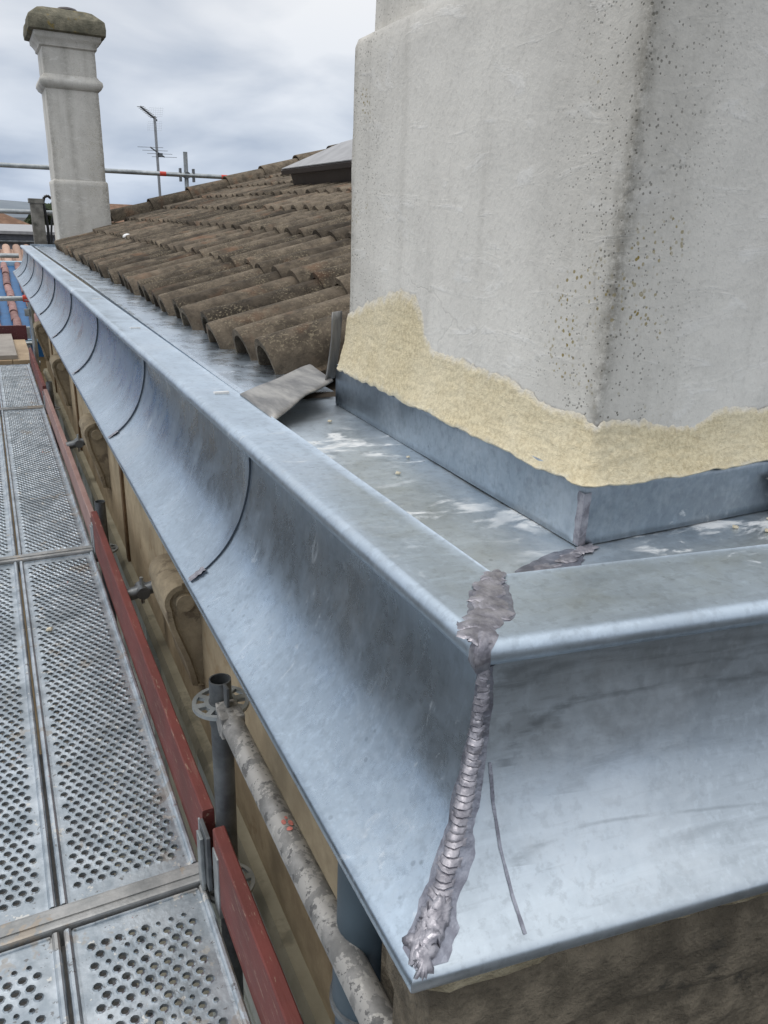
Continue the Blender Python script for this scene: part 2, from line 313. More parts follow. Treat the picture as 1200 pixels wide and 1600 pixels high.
GALV = mat_steel('galvanised_tube', (0.34, 0.37, 0.38), (0.50, 0.53, 0.54), 0.45, 0.8)
GALV_D = mat_steel('dull_steel', (0.12, 0.13, 0.14), (0.22, 0.235, 0.245), 0.5, 0.75)
BEAM = mat_steel('beam_steel', (0.30, 0.31, 0.31), (0.47, 0.47, 0.46), 0.5, 0.6, [((0.42, 0.37, 0.31), 0.56, 7)])
def mat_paintwood(name, a, b, wear, sc=9, wearamt=0.5):
    k = N(name); P = k.world(); g = k.noise(sc, 6, 0.65, v=k.map((4, 0.45, 7), (0, 0, 0), P))
    c = k.mix(k.ramp(k.noise(5, 4, 0.6, v=P), 0.3, 0.7), a, b)
    c = k.mix(k.math('MULTIPLY', k.ramp(g, 0.55, 0.72), wearamt), c, wear)
    sc2 = k.ramp(k.noise(28, 5, 0.75, v=k.map((3, 0.5, 3), (0.2, 0, 0.1), P)), 0.60, 0.66)
    c = k.mix(k.math('MULTIPLY', sc2, 0.6), c, (0.36, 0.27, 0.20))
    return k.fin(c, 0.62, 0, k.bump(g, 0.4, 0.004))
TOE = mat_paintwood('red_toe_board', (0.120, 0.030, 0.025), (0.175, 0.040, 0.033), (0.22, 0.11, 0.09), 12, 0.75)
TOE_F = mat_paintwood('faded_toe_board', (0.27, 0.16, 0.145), (0.34, 0.22, 0.20), (0.40, 0.33, 0.30))
TOE_D = mat_paintwood('dark_red_board', (0.09, 0.025, 0.03), (0.12, 0.03, 0.035), (0.14, 0.06, 0.05))
PLANK = mat_paintwood('timber_plank', (0.34, 0.24, 0.14), (0.45, 0.34, 0.21), (0.30, 0.22, 0.15))
PLANK_G = mat_paintwood('grey_plank', (0.26, 0.23, 0.20), (0.34, 0.31, 0.27), (0.20, 0.17, 0.15))
def plain(name, c, rough=0.6, metal=0.0, var=0.12, sc=8):
    k = N(name); n = k.noise(sc, 4, 0.6, v=k.world())
    return k.fin(k.mix(k.ramp(n, 0.3, 0.7), tuple(x*(1-var) for x in c), tuple(min(1, x*(1+var)) for x in c)), rough, metal)
PIPE = plain('blue_grey_pipe', (0.060, 0.090, 0.115), 0.5, 0.2)
RED = plain('red_mark', (0.62, 0.06, 0.035), 0.5)
BLACK = plain('black_rubber', (0.018, 0.018, 0.02), 0.4)
DARKM = plain('dark_brown_metal', (0.045, 0.036, 0.034), 0.4, 0.3)
GREYM = plain('grey_metal_roof', (0.34, 0.34, 0.345), 0.5, 0.4)
BLUE = plain('blue_sheeting', (0.010, 0.105, 0.270), 0.5)
LBLUE = plain('pale_blue_edge', (0.30, 0.45, 0.56), 0.5)
WHITE = plain('white_paint', (0.80, 0.80, 0.79), 0.5)
ALU = plain('aluminium', (0.34, 0.35, 0.36), 0.4, 0.8)
SHED = plain('lilac_grey_sheet', (0.24, 0.25, 0.29), 0.6)
OCHRE = plain('ochre_render', (0.50, 0.37, 0.22), 0.9)
GLASSD = plain('dark_opening', (0.03, 0.03, 0.035), 0.25)
FARROOF = mat_rough('far_roof', (0.20, 0.12, 0.08), (0.30, 0.19, 0.13), 2.5, 0.05, 0.6, (0.12, 0.08, 0.06))
GREEN = mat_rough('far_tree', (0.04, 0.06, 0.03), (0.09, 0.11, 0.05), 2, 0.3, 1.0)
ASPH = mat_rough('street', (0.05, 0.05, 0.05), (0.09, 0.088, 0.083), 6, 0.01, 0.5)
SUB = plain('roof_underlay', (0.05, 0.04, 0.03), 0.9)

H = 0.58                         # camera height above the zinc lip: the building's module
# ------------------------------------------------------------------ ground
GZ = -8.0
structure(obj('ground', [(-3000, -3000, GZ), (3000, -3000, GZ), (3000, 3000, GZ), (-3000, 3000, GZ)], [(0, 1, 2, 3)], ASPH))

# ------------------------------------------------------------------ plan of the zinc-clad cornice
FA = R(8.0); DF = Vector((math.cos(FA), -math.sin(FA))); NF = Vector((-math.sin(FA), -math.cos(FA)))
C0 = Vector((0.611, 0.842))*H; MIT = Vector((-1.0, -(1-math.sin(FA))/math.cos(FA)))
YEND = 15.2*H; XEND = 2.5
def catmull(p, n=5):
    o = []
    for i in range(len(p)-1):
        a, b, c, d = p[max(i-1, 0)], p[i], p[i+1], p[min(i+2, len(p)-1)]
        for j in range(n):
            t = j/n
            o.append(tuple(0.5*((2*b[q])+(-a[q]+c[q])*t+(2*a[q]-5*b[q]+4*c[q]-d[q])*t*t+(-a[q]+3*b[q]-3*c[q]+d[q])*t**3) for q in range(2)))
    o.append(p[-1]); return o
CURVE = catmull([(0.186, -0.998), (0.135, -0.967), (0.085, -0.918), (0.045, -0.854), (0.017, -0.778), (0.002, -0.701), (0.0, -0.640), (0.004, -0.618)], 4)
HEM = [(0.172, -1.034), (0.181, -1.040), (0.191, -1.036), (0.198, -1.024), (0.199, -1.010), (0.195, -1.002)]
SKIRT = HEM+CURVE
ROLL = [(0.006, -0.622), (0.016, -0.621)]+[(0.012+0.023*math.cos(a), -0.598+0.023*math.sin(a)) for a in [R(-75+165*i/8) for i in range(9)]]
def left_pt(d, z, y): return Vector((C0.x-d*H, y, z*H))
def miter(d, z): return Vector((C0.x+MIT.x*d*H, C0.y+MIT.y*d*H, z*H))
def front_pt(d, z, s): p = miter(d, z); return Vector((p.x+DF.x*s, p.y+DF.y*s, p.z))
def wob(p, amp=0.0012):
    m_ = abs((p.x-C0.x)*0.656-(p.y-C0.y)*0.755)
    return min(1.0, max(0.0, (m_-0.02)/0.20))*amp*(nz(p.x*2.2, p.y*2.6, p.z*3.0+4, 1.0)*1.6+nz(p.x*7, p.y*6, p.z*8, 1.0)*0.7+nz(p.x*15, p.y*13, p.z*15, 1.0)*0.22)

corn = thing('zinc_eaves_cladding', 'new blue-grey zinc cladding over the cornice, with a soldered corner in the foreground', 'gutter', (C0.x, C0.y, -0.6*H))
KEEP = []
def own(o, root):
    o.parent = root; o.matrix_parent_inverse = Matrix.Translation(-Vector(root.location)); return o
# left hand sheets
seams = [0.0]+[2.062+1.662*i for i in range(9)]
seams = [s*H for s in seams if s*H < YEND-0.2]+[YEND]
GAP = 0.001
LAPS = [0, 0.0026, 0.0036, 0.0042, 0.0046, 0.005, 0.005, 0.005, 0.005, 0.005, 0.005]
for i in range(len(seams)-1):
    y0, y1 = seams[i], seams[i+1]
    n = 36 if i == 0 else 22
    rows = []
    for j in range(n+1):
        t = (j/n)**1.7 if i else j/n; r = []
        for d, z in SKIRT:
            ys = miter(d, z).y if i == 0 else y0+GAP/2
            p = left_pt(d, z, ys+(y1-GAP/2-ys)*t)
            lap = LAPS[i]*max(0.0, 1-(p.y-y0)/0.035) if (i and z < -0.63 and z > -0.985) else 0.0    # each sheet laps over the nearer one
            p.x -= wob(p, 0.0016)+lap if z > -0.999 else 0; p.z += lap*0.5 if z < -0.85 else 0
            r.append(p)
        rows.append(r)
    o = MB().grid(rows).build('skirt_sheet', ZINC, None, True); own(o, corn)
    if i:       # lap edge strip, coloured dark for the shadow line of the overlap
        b = MB(); ins, outs = [], []
        for d, z in CURVE[1:-2]:
            p = left_pt(d, z, y0+0.0002); wv = wob(p, 0.0016); ins.append(p+Vector((-wv+0.002, 0, 0))); lp = LAPS[i]
            outs.append(p+Vector((-wv-lp-0.0004, 0, lp*0.5 if z < -0.85 else 0)))
        b.grid([ins, outs]); own(b.build('lap_edge_shade', SEAM_SHADE, None, True), corn)
        # tack of bright solder at the foot of the joint
        b = MB(); rows = []
        for q in range(7):
            t = q/6; rr = []
            for s_ in range(5):
                d, z = 0.186-0.045*t, -0.998+0.030*t
                hgt = 0.0022*math.sin(math.pi*min(max(s_/4, 0.0), 1))*(0.5+0.5*math.sin(q*2.4+1))
                rr.append(left_pt(d+0.004+hgt/H, z+0.003, y0-0.008+0.016*s_/4+0.003*math.sin(q*3)))
            rows.append(rr)
        b.grid(rows); own(b.build('solder_tack', SOLDER, None, True), corn)
# front sheet
rows = []; n = 70
for j in range(n+1):
    t = j/n; r = []
    for d, z in SKIRT:
        p = front_pt(d, z, XEND*t); wv = wob(p, 0.0018) if (z > -0.999 and j) else 0
        p.x += NF.x*wv; p.y += NF.y*wv; r.append(p)
    rows.append(r)
own(MB().grid(rows).build('skirt_sheet', ZINC_F, None, True), corn)
# cap with bullnose, left and front
IL, IF = 0.131, 0.187
INN = Vector((C0.x+IL*H, C0.y+(IF-IL*math.sin(FA))/math.cos(FA)*H))     # inner corner of the cap
def cap_rows(front):
    rows = []; n = 60
    L = XEND if front else YEND
    for j in range(n+1):
        t = j/n; r = []
        for d, z in ROLL:
            m = miter(d, z)
            p = front_pt(d, z, XEND*t) if front else Vector((m.x, m.y+(YEND-m.y)*t, m.z))
            p.z += 0.0010*nz(p.x*4, p.y*3, 1)
            r.append(p)
        o0 = r[-1]
        inn = Vector((INN.x+DF.x*XEND*t, INN.y+DF.y*XEND*t, -0.58*H)) if front else Vector((INN.x, INN.y+(YEND-INN.y)*t, -0.58*H))
        for q in range(1, 6):
            p = o0.lerp(inn, q/5 if q < 5 else 0.965); p.z += 0.0013*nz(p.x*5, p.y*4, 3)*(1 if q < 5 else 0); r.append(p)
        r.append(inn+Vector((0, 0, 0.0020))); e = inn.copy(); e.z -= 0.014; e += Vector((0.001, 0, 0)) if not front else Vector((-NF.x, -NF.y, 0))*0.001; r.append(e)
        rows.append(r)
    return rows
own(MB().grid(cap_rows(False)).build('cap_sheet', ZINC_CAP, None, True), corn)
own(MB().grid(cap_rows(True)).build('cap_sheet', ZINC_CAP, None, True), corn)
# trough floor: near apron round the chimney, far tray beside the tiles, small channel between tray and cap
zf = -0.614*H
YT = 2.62*H
def floor_rows():
    rows = []
    for j in range(41):
        y = INN.y+(YT-INN.y)*j/40
        rows.append([Vector((INN.x-0.002+(1.05-INN.x)*q/14, y, zf+0.0015*nz(q*0.6, y*5, 2))) for q in range(15)])
    return rows
own(MB().grid(floor_rows()).build('trough_floor', ZINC_OLD, None, True), corn)
rows = []
for j in range(49):
    t = j/48
    a = Vector((INN.x+DF.x*XEND*t, INN.y+DF.y*XEND*t+0.0, 0)); b = Vector((INN.x+DF.x*XEND*t*1.02, max(INN.y+0.004, CH_A.y+0.06), 0))
    rows.append([Vector((a.x+(b.x-a.x)*q/8, a.y-0.002+(b.y-a.y)*q/8, zf+0.0006+0.0012*nz(a.x*5, q*0.6, 5))) for q in range(9)])
own(MB().grid(rows).build('trough_floor', ZINC_OLD, None, True), corn)
rows = []
for j in range(61):
    y = YT-0.002+(YEND-YT)*j/60
    xl = INN.x+0.010+0.022*min(1, (y-YT)/3.0); dz = 0.004+0.030*min(1, (y-YT)/4.0)
    edge = -0.58*H-0.006
    r = [Vector((INN.x-0.004, y, edge-dz)), Vector((xl, y, edge-dz)), Vector((xl+0.001, y, edge))]
    r += [Vector((xl+0.012+(0.60+0.0197*y-xl)*q/5, y, edge+0.002+0.002*nz(q, y*4, 1)-0.004*q/5)) for q in range(6)]
    rows.append(r)
own(MB().grid(rows).build('trough_floor', ZINC_TRAY, None, False), corn)
own(MB().box((INN.x-0.002, YEND-0.012, -0.62*H-0.03), (0.80, YEND, -0.575*H+0.012)).build('end_plate', ZINC_D, None, False, 0.002), corn)
for i, yy in enumerate([2.628, 4.358, 5.938, 7.53, 9.09, 10.62, 12.1, 13.6]):
    x = (0.683-0.004*min(i, 6))*H; y = yy*H
    c_ = MB().add([(x-0.015, y-0.006, -0.58*H), (x+0.016, y-0.004, -0.58*H), (x+0.016, y+0.008, -0.58*H), (x-0.015, y+0.006, -0.58*H),
                   (x-0.015, y-0.006, -0.58*H+0.006), (x+0.016, y-0.004, -0.58*H+0.0055), (x+0.016, y+0.008, -0.58*H+0.0045), (x-0.015, y+0.006, -0.58*H+0.005)],
                  [(0, 3, 2, 1), (4, 5, 6, 7), (0, 1, 5, 4), (1, 2, 6, 5), (2, 3, 7, 6), (3, 0, 4, 7)])
    own(c_.build('clip', WHITE, None, False, 0.0008), corn)
# soldered mitre: purple-grey smear, rippled bead
def arc_lookup():
    pts = [(d, z) for d, z in CURVE]; L = [0]
    for a, b in zip(pts, pts[1:]): L.append(L[-1]+(Vector(miter(*b))-Vector(miter(*a))).length)
    return pts, L
APTS, AL = arc_lookup()
def at_arc(t):
    s = t*AL[-1]
    for i in range(len(AL)-1):
        if AL[i+1] >= s or i == len(AL)-2:
            f = (s-AL[i])/(AL[i+1]-AL[i]); a, b = APTS[i], APTS[i+1]
            return a[0]+(b[0]-a[0])*f, a[1]+(b[1]-a[1])*f
def mitre_surface(t, side):
    """point beside the mitre: side<0 on the left sheet, side>0 on the front sheet (metres); and outward normal"""
    d, z = at_arc(min(max(t, 0), 1)); d2, z2 = at_arc(min(max(t+0.02, 0), 1)); d1, z1 = at_arc(max(t-0.02, 0))
    tz, td = z2-z1, d2-d1; l = math.hypot(tz, td)
    no, nzv = tz/l, -td/l                         # outward, up components
    m = miter(d, z)
    if side <= 0: p = Vector((m.x, m.y-side, m.z)); nn = Vector((-no, 0, nzv))
    else: p = Vector((m.x+DF.x*side, m.y+DF.y*side, m.z)); nn = Vector((NF.x*no, NF.y*no, nzv))
    return p, nn
rows = []
for j in range(61):
    t = j/60*0.985; r = []
    wl = (0.008+0.015*(1-t)**1.2)*(1+0.35*nz(t*9, 1, 3)+0.12*nz(t*30, 1, 3)); wr = (0.010+0.019*(1-t)**1.3)*(1+0.35*nz(t*8, 7, 2)+0.14*nz(t*26, 7, 2))
    for q in range(-4, 5):
        sd_ = (q/4)*(wr if q > 0 else wl)
        p, nn = mitre_surface(t, sd_); r.append(p+nn*(0.0012-0.0006*abs(q)/4+0.0006*nz(p.x*90, p.y*90, p.z*90)))
    rows.append(r)
own(MB().grid(rows).build('flux_smear', FLUX, None, True), corn)
t = 0.10; cnt = 0
while t < 0.975:
    wl = 0.0058+0.0060*(1-t)**1.5; st = 0.0056+0.0026*random.random()
    dt = st/AL[-1]; b = MB(); rows = []
    skew = random.uniform(-0.25, 0.45)*dt; off = random.uniform(-0.0018, 0.0018); hv = random.random(); wl *= random.uniform(0.85, 1.2)
    for i in range(7):
        u = i/6; rr = []
        for q in range(9):
            a = q/8*2-1
            p, nn = mitre_surface(t+(u-0.5)*dt*1.12+a*skew-abs(a)*dt*0.16, a*wl*1.15*(0.9+0.2*random.random() if abs(a) == 1 else 1)+off)
            # ridge with a sharp lower lip, like cooled ripples
            hgt = (0.0028*(1-u)**0.7+0.0004)*(0.7+0.5*hv)*max(0, 1-a*a)**0.45 if u > 0.02 else 0.0012
            rr.append(p+nn*(0.0010+hgt+0.0006*nz(p.x*200, p.y*200, p.z*200)))
        rows.append(rr)
    own(b.grid(rows).build('solder_ripple', SOLDER, None, True), corn)
    t += dt; cnt += 1
# splashed solder at the foot and the melted cap joint
def splat(name, cen, ax, ay, nn, rx, ry, th, seed, mat=SOLDER, rag=0.35):
    """ragged flat lump lying on a surface"""
    b = MB(); rows = []; cen, ax, ay, nn = Vector(cen), Vector(ax).normalized(), Vector(ay).normalized(), Vector(nn).normalized()
    M = 40
    for k_ in range(7):
        f = k_/6; rr = []
        for i in range(M):
            a = 2*math.pi*i/M
            rg = 1+rag*nz(math.cos(a)*1.7+seed, math.sin(a)*1.7, seed)+rag*0.6*nz(math.cos(a)*5+seed, math.sin(a)*5, seed+3)
            x, y = math.cos(a)*rx*rg*f, math.sin(a)*ry*rg*f
            hh = th*(1-f**5)+th*0.55*nz(x*60+seed, y*60, 1)*(1-f*f)
            rr.append(cen+ax*x+ay*y+nn*(hh+0.0004))
        rr.append(rr[0]); rows.append(rr)
    b.grid(rows); return own(b.build(name, mat, None, True), corn)
for i in range(7):
    tt = 0.03+0.022*i; sd_ = random.uniform(-0.007, 0.010)
    p, nn = mitre_surface(tt, sd_); tang = mitre_surface(tt+0.03, sd_)[0]-p
    splat('solder_lump', p+nn*0.002, tang, nn.cross(tang), nn, random.uniform(0.009, 0.016), random.uniform(0.007, 0.013), 0.0035, 3.1*i, SOLDER, 0.8)
capA = Vector((*(miter(0.030, 0)[:2]), -0.577*H)); capB = Vector((INN.x, INN.y, -0.578*H)); cd = (capB-capA).normalized(); cp = Vector((-cd.y, cd.x, 0))
splat('flux_smear', capA.lerp(capB, 0.52), cd, cp, (0, 0, 1), 0.060, 0.026, 0.0012, 9.0, FLUX, 0.45)
for i, (f, rx, ry) in enumerate([(0.10, 0.017, 0.014), (0.24, 0.022, 0.017), (0.42, 0.026, 0.019), (0.60, 0.026, 0.019), (0.78, 0.024, 0.016), (0.95, 0.016, 0.012)]):
    splat('solder_lump', capA.lerp(capB, f)+cp*random.uniform(-0.004, 0.004)+Vector((0, 0, 0.0012)), cd, cp, (0, 0, 1), rx, ry, 0.0022+0.0008*(i % 2), 20+5*i, SOLDER, 0.55)
# bead wrapped round the bullnose at the corner
b = MB(); rows = []
for d, z in ROLL:
    rr = []
    for q in range(-4, 5):
        m = miter(d, z); s_ = abs(q)/4*0.013*(1+0.4*nz(d*90, z*60, q)); hgt = 0.004*(1-(q/4)**2)+0.001+0.0012*nz(d*300, z*300, q*3)
        out_d = d-0.012; out_z = z+0.598; l = math.hypot(out_d, out_z) or 1
        mo = miter(d+out_d/l*hgt/H, z+out_z/l*hgt/H)
        rr.append(Vector((mo.x, mo.y+s_, mo.z)) if q < 0 else Vector((mo.x+DF.x*s_, mo.y+DF.y*s_, mo.z)))
    rows.append(rr)
own(b.grid(rows).build('solder_lump', SOLDER, None, True), corn)
# runs of flux down the sheets
def run(pts, wd):
    b = MB(); rows = []
    n = 24
    for j in range(n+1):
        f = j/n*(len(pts)-1); i = min(int(f), len(pts)-2); u = f-i
        t_, s_ = pts[i][0]*(1-u)+pts[i+1][0]*u, pts[i][1]*(1-u)+pts[i+1][1]*u
        w_ = wd*(1+0.5*nz(j*0.7, wd*900, 1)); rr = []
        for q in (-1, -0.4, 0.4, 1):
            p, nn = mitre_surface(t_, s_+q*w_); rr.append(p+nn*0.0006)
        rows.append(rr)
    own(b.grid(rows).build('flux_run', FLUX, None, True), corn)
run([(0.62, 0.020), (0.48, 0.032), (0.33, 0.050), (0.16, 0.076), (0.02, 0.100)], 0.0015)
# joint across the trough floor towards the chimney
jA = Vector((INN.x+0.028, INN.y+0.004, zf+0.001)); jB = Vector((CH_A.x-0.018, CH_A.y-0.03, zf+0.001)); jd = (jB-jA).normalized(); jp = Vector((-jd.y, jd.x, 0))
splat('flux_smear', jA.lerp(jB, 0.55), jd, jp, (0, 0, 1), 0.055, 0.026, 0.0012, 41.0, FLUX, 0.35)
for i, f in enumerate((0.15, 0.45, 0.75, 1.0)):
    splat('solder_lump', jA.lerp(jB, f)+Vector((0, 0, 0.0014)), jd, jp, (0, 0, 1), 0.018, 0.0095, 0.0022, 50+4*i, SOLDER, 0.7)

# ------------------------------------------------------------------ building under the cladding
WX = 0.46; YB = 9.05
bld = thing('stone_building', 'tan stone building with carved brackets under its zinc-clad eaves', 'building', (WX, 0.6, GZ))
def bown(o): return own(o, bld)
bown(MB().box((WX, 0.62, -1.62), (4.9, YB, -0.40)).build('frieze_wall', STONE_L))
bown(MB().box((WX+0.05, 0.66, GZ), (4.9, YB-0.01, -1.62)).build('lower_wall', WALLR))
# cornice bed hidden under the sheets
prof = [(0.262, -0.595), (0.300, -0.675), (0.36, -0.76), (0.47, -0.90), (0.47, -0.37), (0.40, -0.36), (0.366, -0.40), (0.36, -0.46), (0.335, -0.52), (0.29, -0.57)]
b = MB(); n = len(prof)
b.add([(x, 0.62, z) for x, z in prof]+[(x, YEND-0.01, z) for x, z in prof], [tuple(range(n)), tuple(range(n, 2*n))[::-1]]+[(i, n+i, n+(i+1) % n, (i+1) % n) for i in range(n)])
bown(b.build('cornice_bed', STONE_L))
# front cornice: rough stone courses just behind the lip
def rough_block(name, s0, s1, d_out, z0, z1, depth, seed, mat=STONE, amp=0.006):
    """stone block along the front run, face subdivided and chipped"""
    b = MB(); nx = max(6, int((s1-s0)/0.018)); nzz = max(5, int((z1-z0)/0.016))
    def P(i, j, back=False):
        s_ = s0+(s1-s0)*i/nx; z_ = z0+(z1-z0)*j/nzz
        m = miter(0.0, 0.0); base = Vector((m.x+DF.x*s_, m.y+DF.y*s_, 0))
        edge = min(i, nx-i)*0.018; ez = min(j, nzz-j)*0.016
        rnd = 0.007*math.exp(-edge/0.008)+0.008*math.exp(-ez/0.008)
        d_ = d_out*H-rnd+amp*(nz(s_*9+seed, z_*9, seed)+0.6*nz(s_*30, z_*30, seed)+0.35*nz(s_*80, z_*80, seed))
        if back: d_ = d_out*H-depth
        zz = z_+(0.004*nz(s_*14, seed, 2) if 0 < j < nzz else 0.003*nz(s_*14, seed, z0*9))
        return Vector((base.x+NF.x*d_, base.y+NF.y*d_, zz))
    fr = [[P(i, j) for i in range(nx+1)] for j in range(nzz+1)]
    b.grid(fr)
    b.grid([[P(i, 0) for i in range(nx+1)], [P(i, 0, True) for i in range(nx+1)]])
    b.grid([[P(i, nzz) for i in range(nx+1)], [P(i, nzz, True) for i in range(nx+1)]])
    b.grid([[P(0, j) for j in range(nzz+1)], [P(0, j, True) for j in range(nzz+1)]])
    b.grid([[P(nx, j) for j in range(nzz+1)], [P(nx, j, True) for j in range(nzz+1)]])
    return bown(b.build(name, mat, None, False))
S0 = 0.094
# s is measured from the reference corner; the lip corner sits at s about -0.1
rough_block('mortar_bed', -0.075, 2.3, 0.166, -0.633, -0.602, 0.12, 2.2, mat_rough('old_mortar', (0.24, 0.205, 0.135), (0.42, 0.37, 0.26), 26, 0.012, 1.0, (0.10, 0.085, 0.06)), 0.011)
rough_block('stone_block', -0.068, 1.15, 0.158, -0.748, -0.634, 0.12, 11.0)
rough_block('stone_block', 1.157, 2.3, 0.160, -0.746, -0.625, 0.12, 15.0)
rough_block('stone_block', -0.060, 0.86, 0.135, -0.90, -0.752, 0.10, 19.0)
rough_block('stone_block', 0.867, 2.3, 0.138, -0.90, -0.754, 0.10, 27.0)
rough_block('stone_block', 0.16, 0.62, 0.085, -1.10, -0.907, 0.06, 31.0)
rough_block('stone_block', 0.627, 2.3, 0.085, -1.10, -0.907, 0.06, 35.0)
fw = [Vector((0.0, 0.0))+C0+DF*s_ for s_ in (0.02, 2.3)]
q0, q1 = fw[0]-NF*0.035, fw[1]-NF*0.035
bown(MB().prism([(q0.x, q0.y), (q1.x, q1.y), (q1.x, 0.70), (q0.x, 0.70)], -1.62, -0.63).build('front_wall', STONE))
q0 = Vector((WX+0.06, q0.y+0.10)); bown(MB().prism([(q0.x, q0.y), (q1.x, q1.y+0.05), (q1.x, 0.70), (q0.x, 0.70)], GZ, -1.62).build('front_wall', WALLR))
# carved scroll brackets
def bracket(y):
    n = 28; wd = 0.24
    out_ = []     # closed side profile (x, z)
    cx, cz, r = 0.407, -1.088, 0.056
    prof = [(WX+0.004, cz+r+0.004), (cx, cz+r)]
    for i in range(1, 10): a = R(90+i*13); prof.append((cx+r*math.cos(a), cz+r*math.sin(a)))
    for x, z in [(0.357, -1.135), (0.364, -1.175), (0.380, -1.225), (0.398, -1.28), (0.412, -1.335), (0.420, -1.385), (0.440, -1.392), (WX+0.004, -1.392)]: prof.append((x, z))
    m = len(prof); b = MB()
    b.add([(x, y, z) for x, z in prof]+[(x, y+wd, z) for x, z in prof], [tuple(range(m)), tuple(range(m, 2*m))[::-1]]+[(i, m+i, m+(i+1) % m, (i+1) % m) for i in range(m)])
    o = bown(b.build('scroll_bracket', STONE_C, None, False, 0.003))
    # raised ribbon following the scroll on the near side face, and the eye
    rb = MB(); pts = []
    for i in range(22):
        a = R(-60-i*13.5+360); rr = 0.030+0.0007*i
        pts.append(((cx+0.004+rr*math.cos(a), cz+rr*math.sin(a))))
    e = MB(); M = 22
    e.add([(cx+0.006+0.027*math.cos(2*math.pi*i/M), y-0.020, cz-0.004+0.027*math.sin(2*math.pi*i/M)) for i in range(M)]+[(cx+0.006+0.030*math.cos(2*math.pi*i/M), y+0.002, cz-0.004+0.030*math.sin(2*math.pi*i/M)) for i in range(M)],
          [tuple(range(M))]+[(i, M+i, M+(i+1) % M, (i+1) % M) for i in range(M)])
    eo = e.build('scroll_eye', STONE_C); eo.parent = o
    # outer ribbon: strip offset inside the silhouette
    ib = MB(); outer = prof[1:-1]; inner = []
    for x, z in outer:
        if z > cz-0.03:
            v = Vector((x-cx, z-cz)); l = v.length or 1; inner.append((cx+v.x/l*(r-0.016), cz+v.y/l*(r-0.016)))
        else: inner.append((min(x+0.017, WX), z))
    vs_ = []
    for (a, c_), (d, e_) in zip(outer, inner): vs_.append([Vector((a, y+0.001, c_)), Vector((a+0.001, y-0.013, c_)), Vector((d, y-0.013, e_)), Vector((d, y+0.001, e_))])
    ib.grid(vs_); io = ib.build('scroll_ribbon', STONE_C); io.parent = o
    return o
for y in (2.12, 4.17, 6.22, 8.27): bracket(y)
for y in (3.62, 5.68, 7.74):
    bown(MB().box((WX-0.012, y, -1.60), (WX+0.005, y+0.055, -1.02)).build('brown_strip', BROWNW, None, False, 0.002))  # plain brown upright strips on the frieze between the brackets
# string course and window surrounds below
b = MB(); prof = [(WX-0.03, -1.60), (WX-0.045, -1.63), (WX-0.02, -1.67), (WX+0.03, -1.69), (WX+0.06, -1.69), (WX+0.06, -1.60)]
m = len(prof); b.add([(x, 0.66, z) for x, z in prof]+[(x, YB, z) for x, z in prof], [tuple(range(m)), tuple(range(m, 2*m))[::-1]]+[(i, m+i, m+(i+1) % m, (i+1) % m) for i in range(m)])
bown(b.build('string_course', WALLR))
for y in (1.25, 3.30, 5.35, 7.40):
    wf = bown(MB().box((WX+0.000, y, -3.9), (WX+0.052, y+0.10, -1.75)).box((WX, y+0.95, -3.9), (WX+0.052, y+1.05, -1.75)).box((WX, y+0.1, -1.87), (WX+0.052, y+0.95, -1.75)).build('window_surround', PALEW))
    wp = bown(MB().box((WX+0.030, y+0.1, -3.9), (WX+0.052, y+0.95, -1.87)).build('window_shutter', PALEW, None))
    gp = MB()
    for kk in range(14): gp.box((WX+0.020, y+0.14, -3.8+kk*0.135), (WX+0.031, y+0.91, -3.8+kk*0.135+0.10))
    g = gp.build('louvre_panel', PALEW); g.parent = wp

# downpipe at the corner
dp = thing('downpipe', 'dark blue-grey downpipe beneath the soldered zinc corner', 'pipe', (0.385, 0.755, GZ))
px, py = 0.390, 0.765
own(MB().tube((px, py, GZ), (px, py, -0.62), 0.048, 28).build('pipe', PIPE, None, True), dp)
own(MB().tube((px, py, -1.12), (px, py, -1.05), 0.053, 28).build('collar', PIPE, None, True), dp)
own(MB().tube((px, py, -1.13), (px, py, -1.119), 0.057, 28).build('collar', GALV_D, None, True), dp)

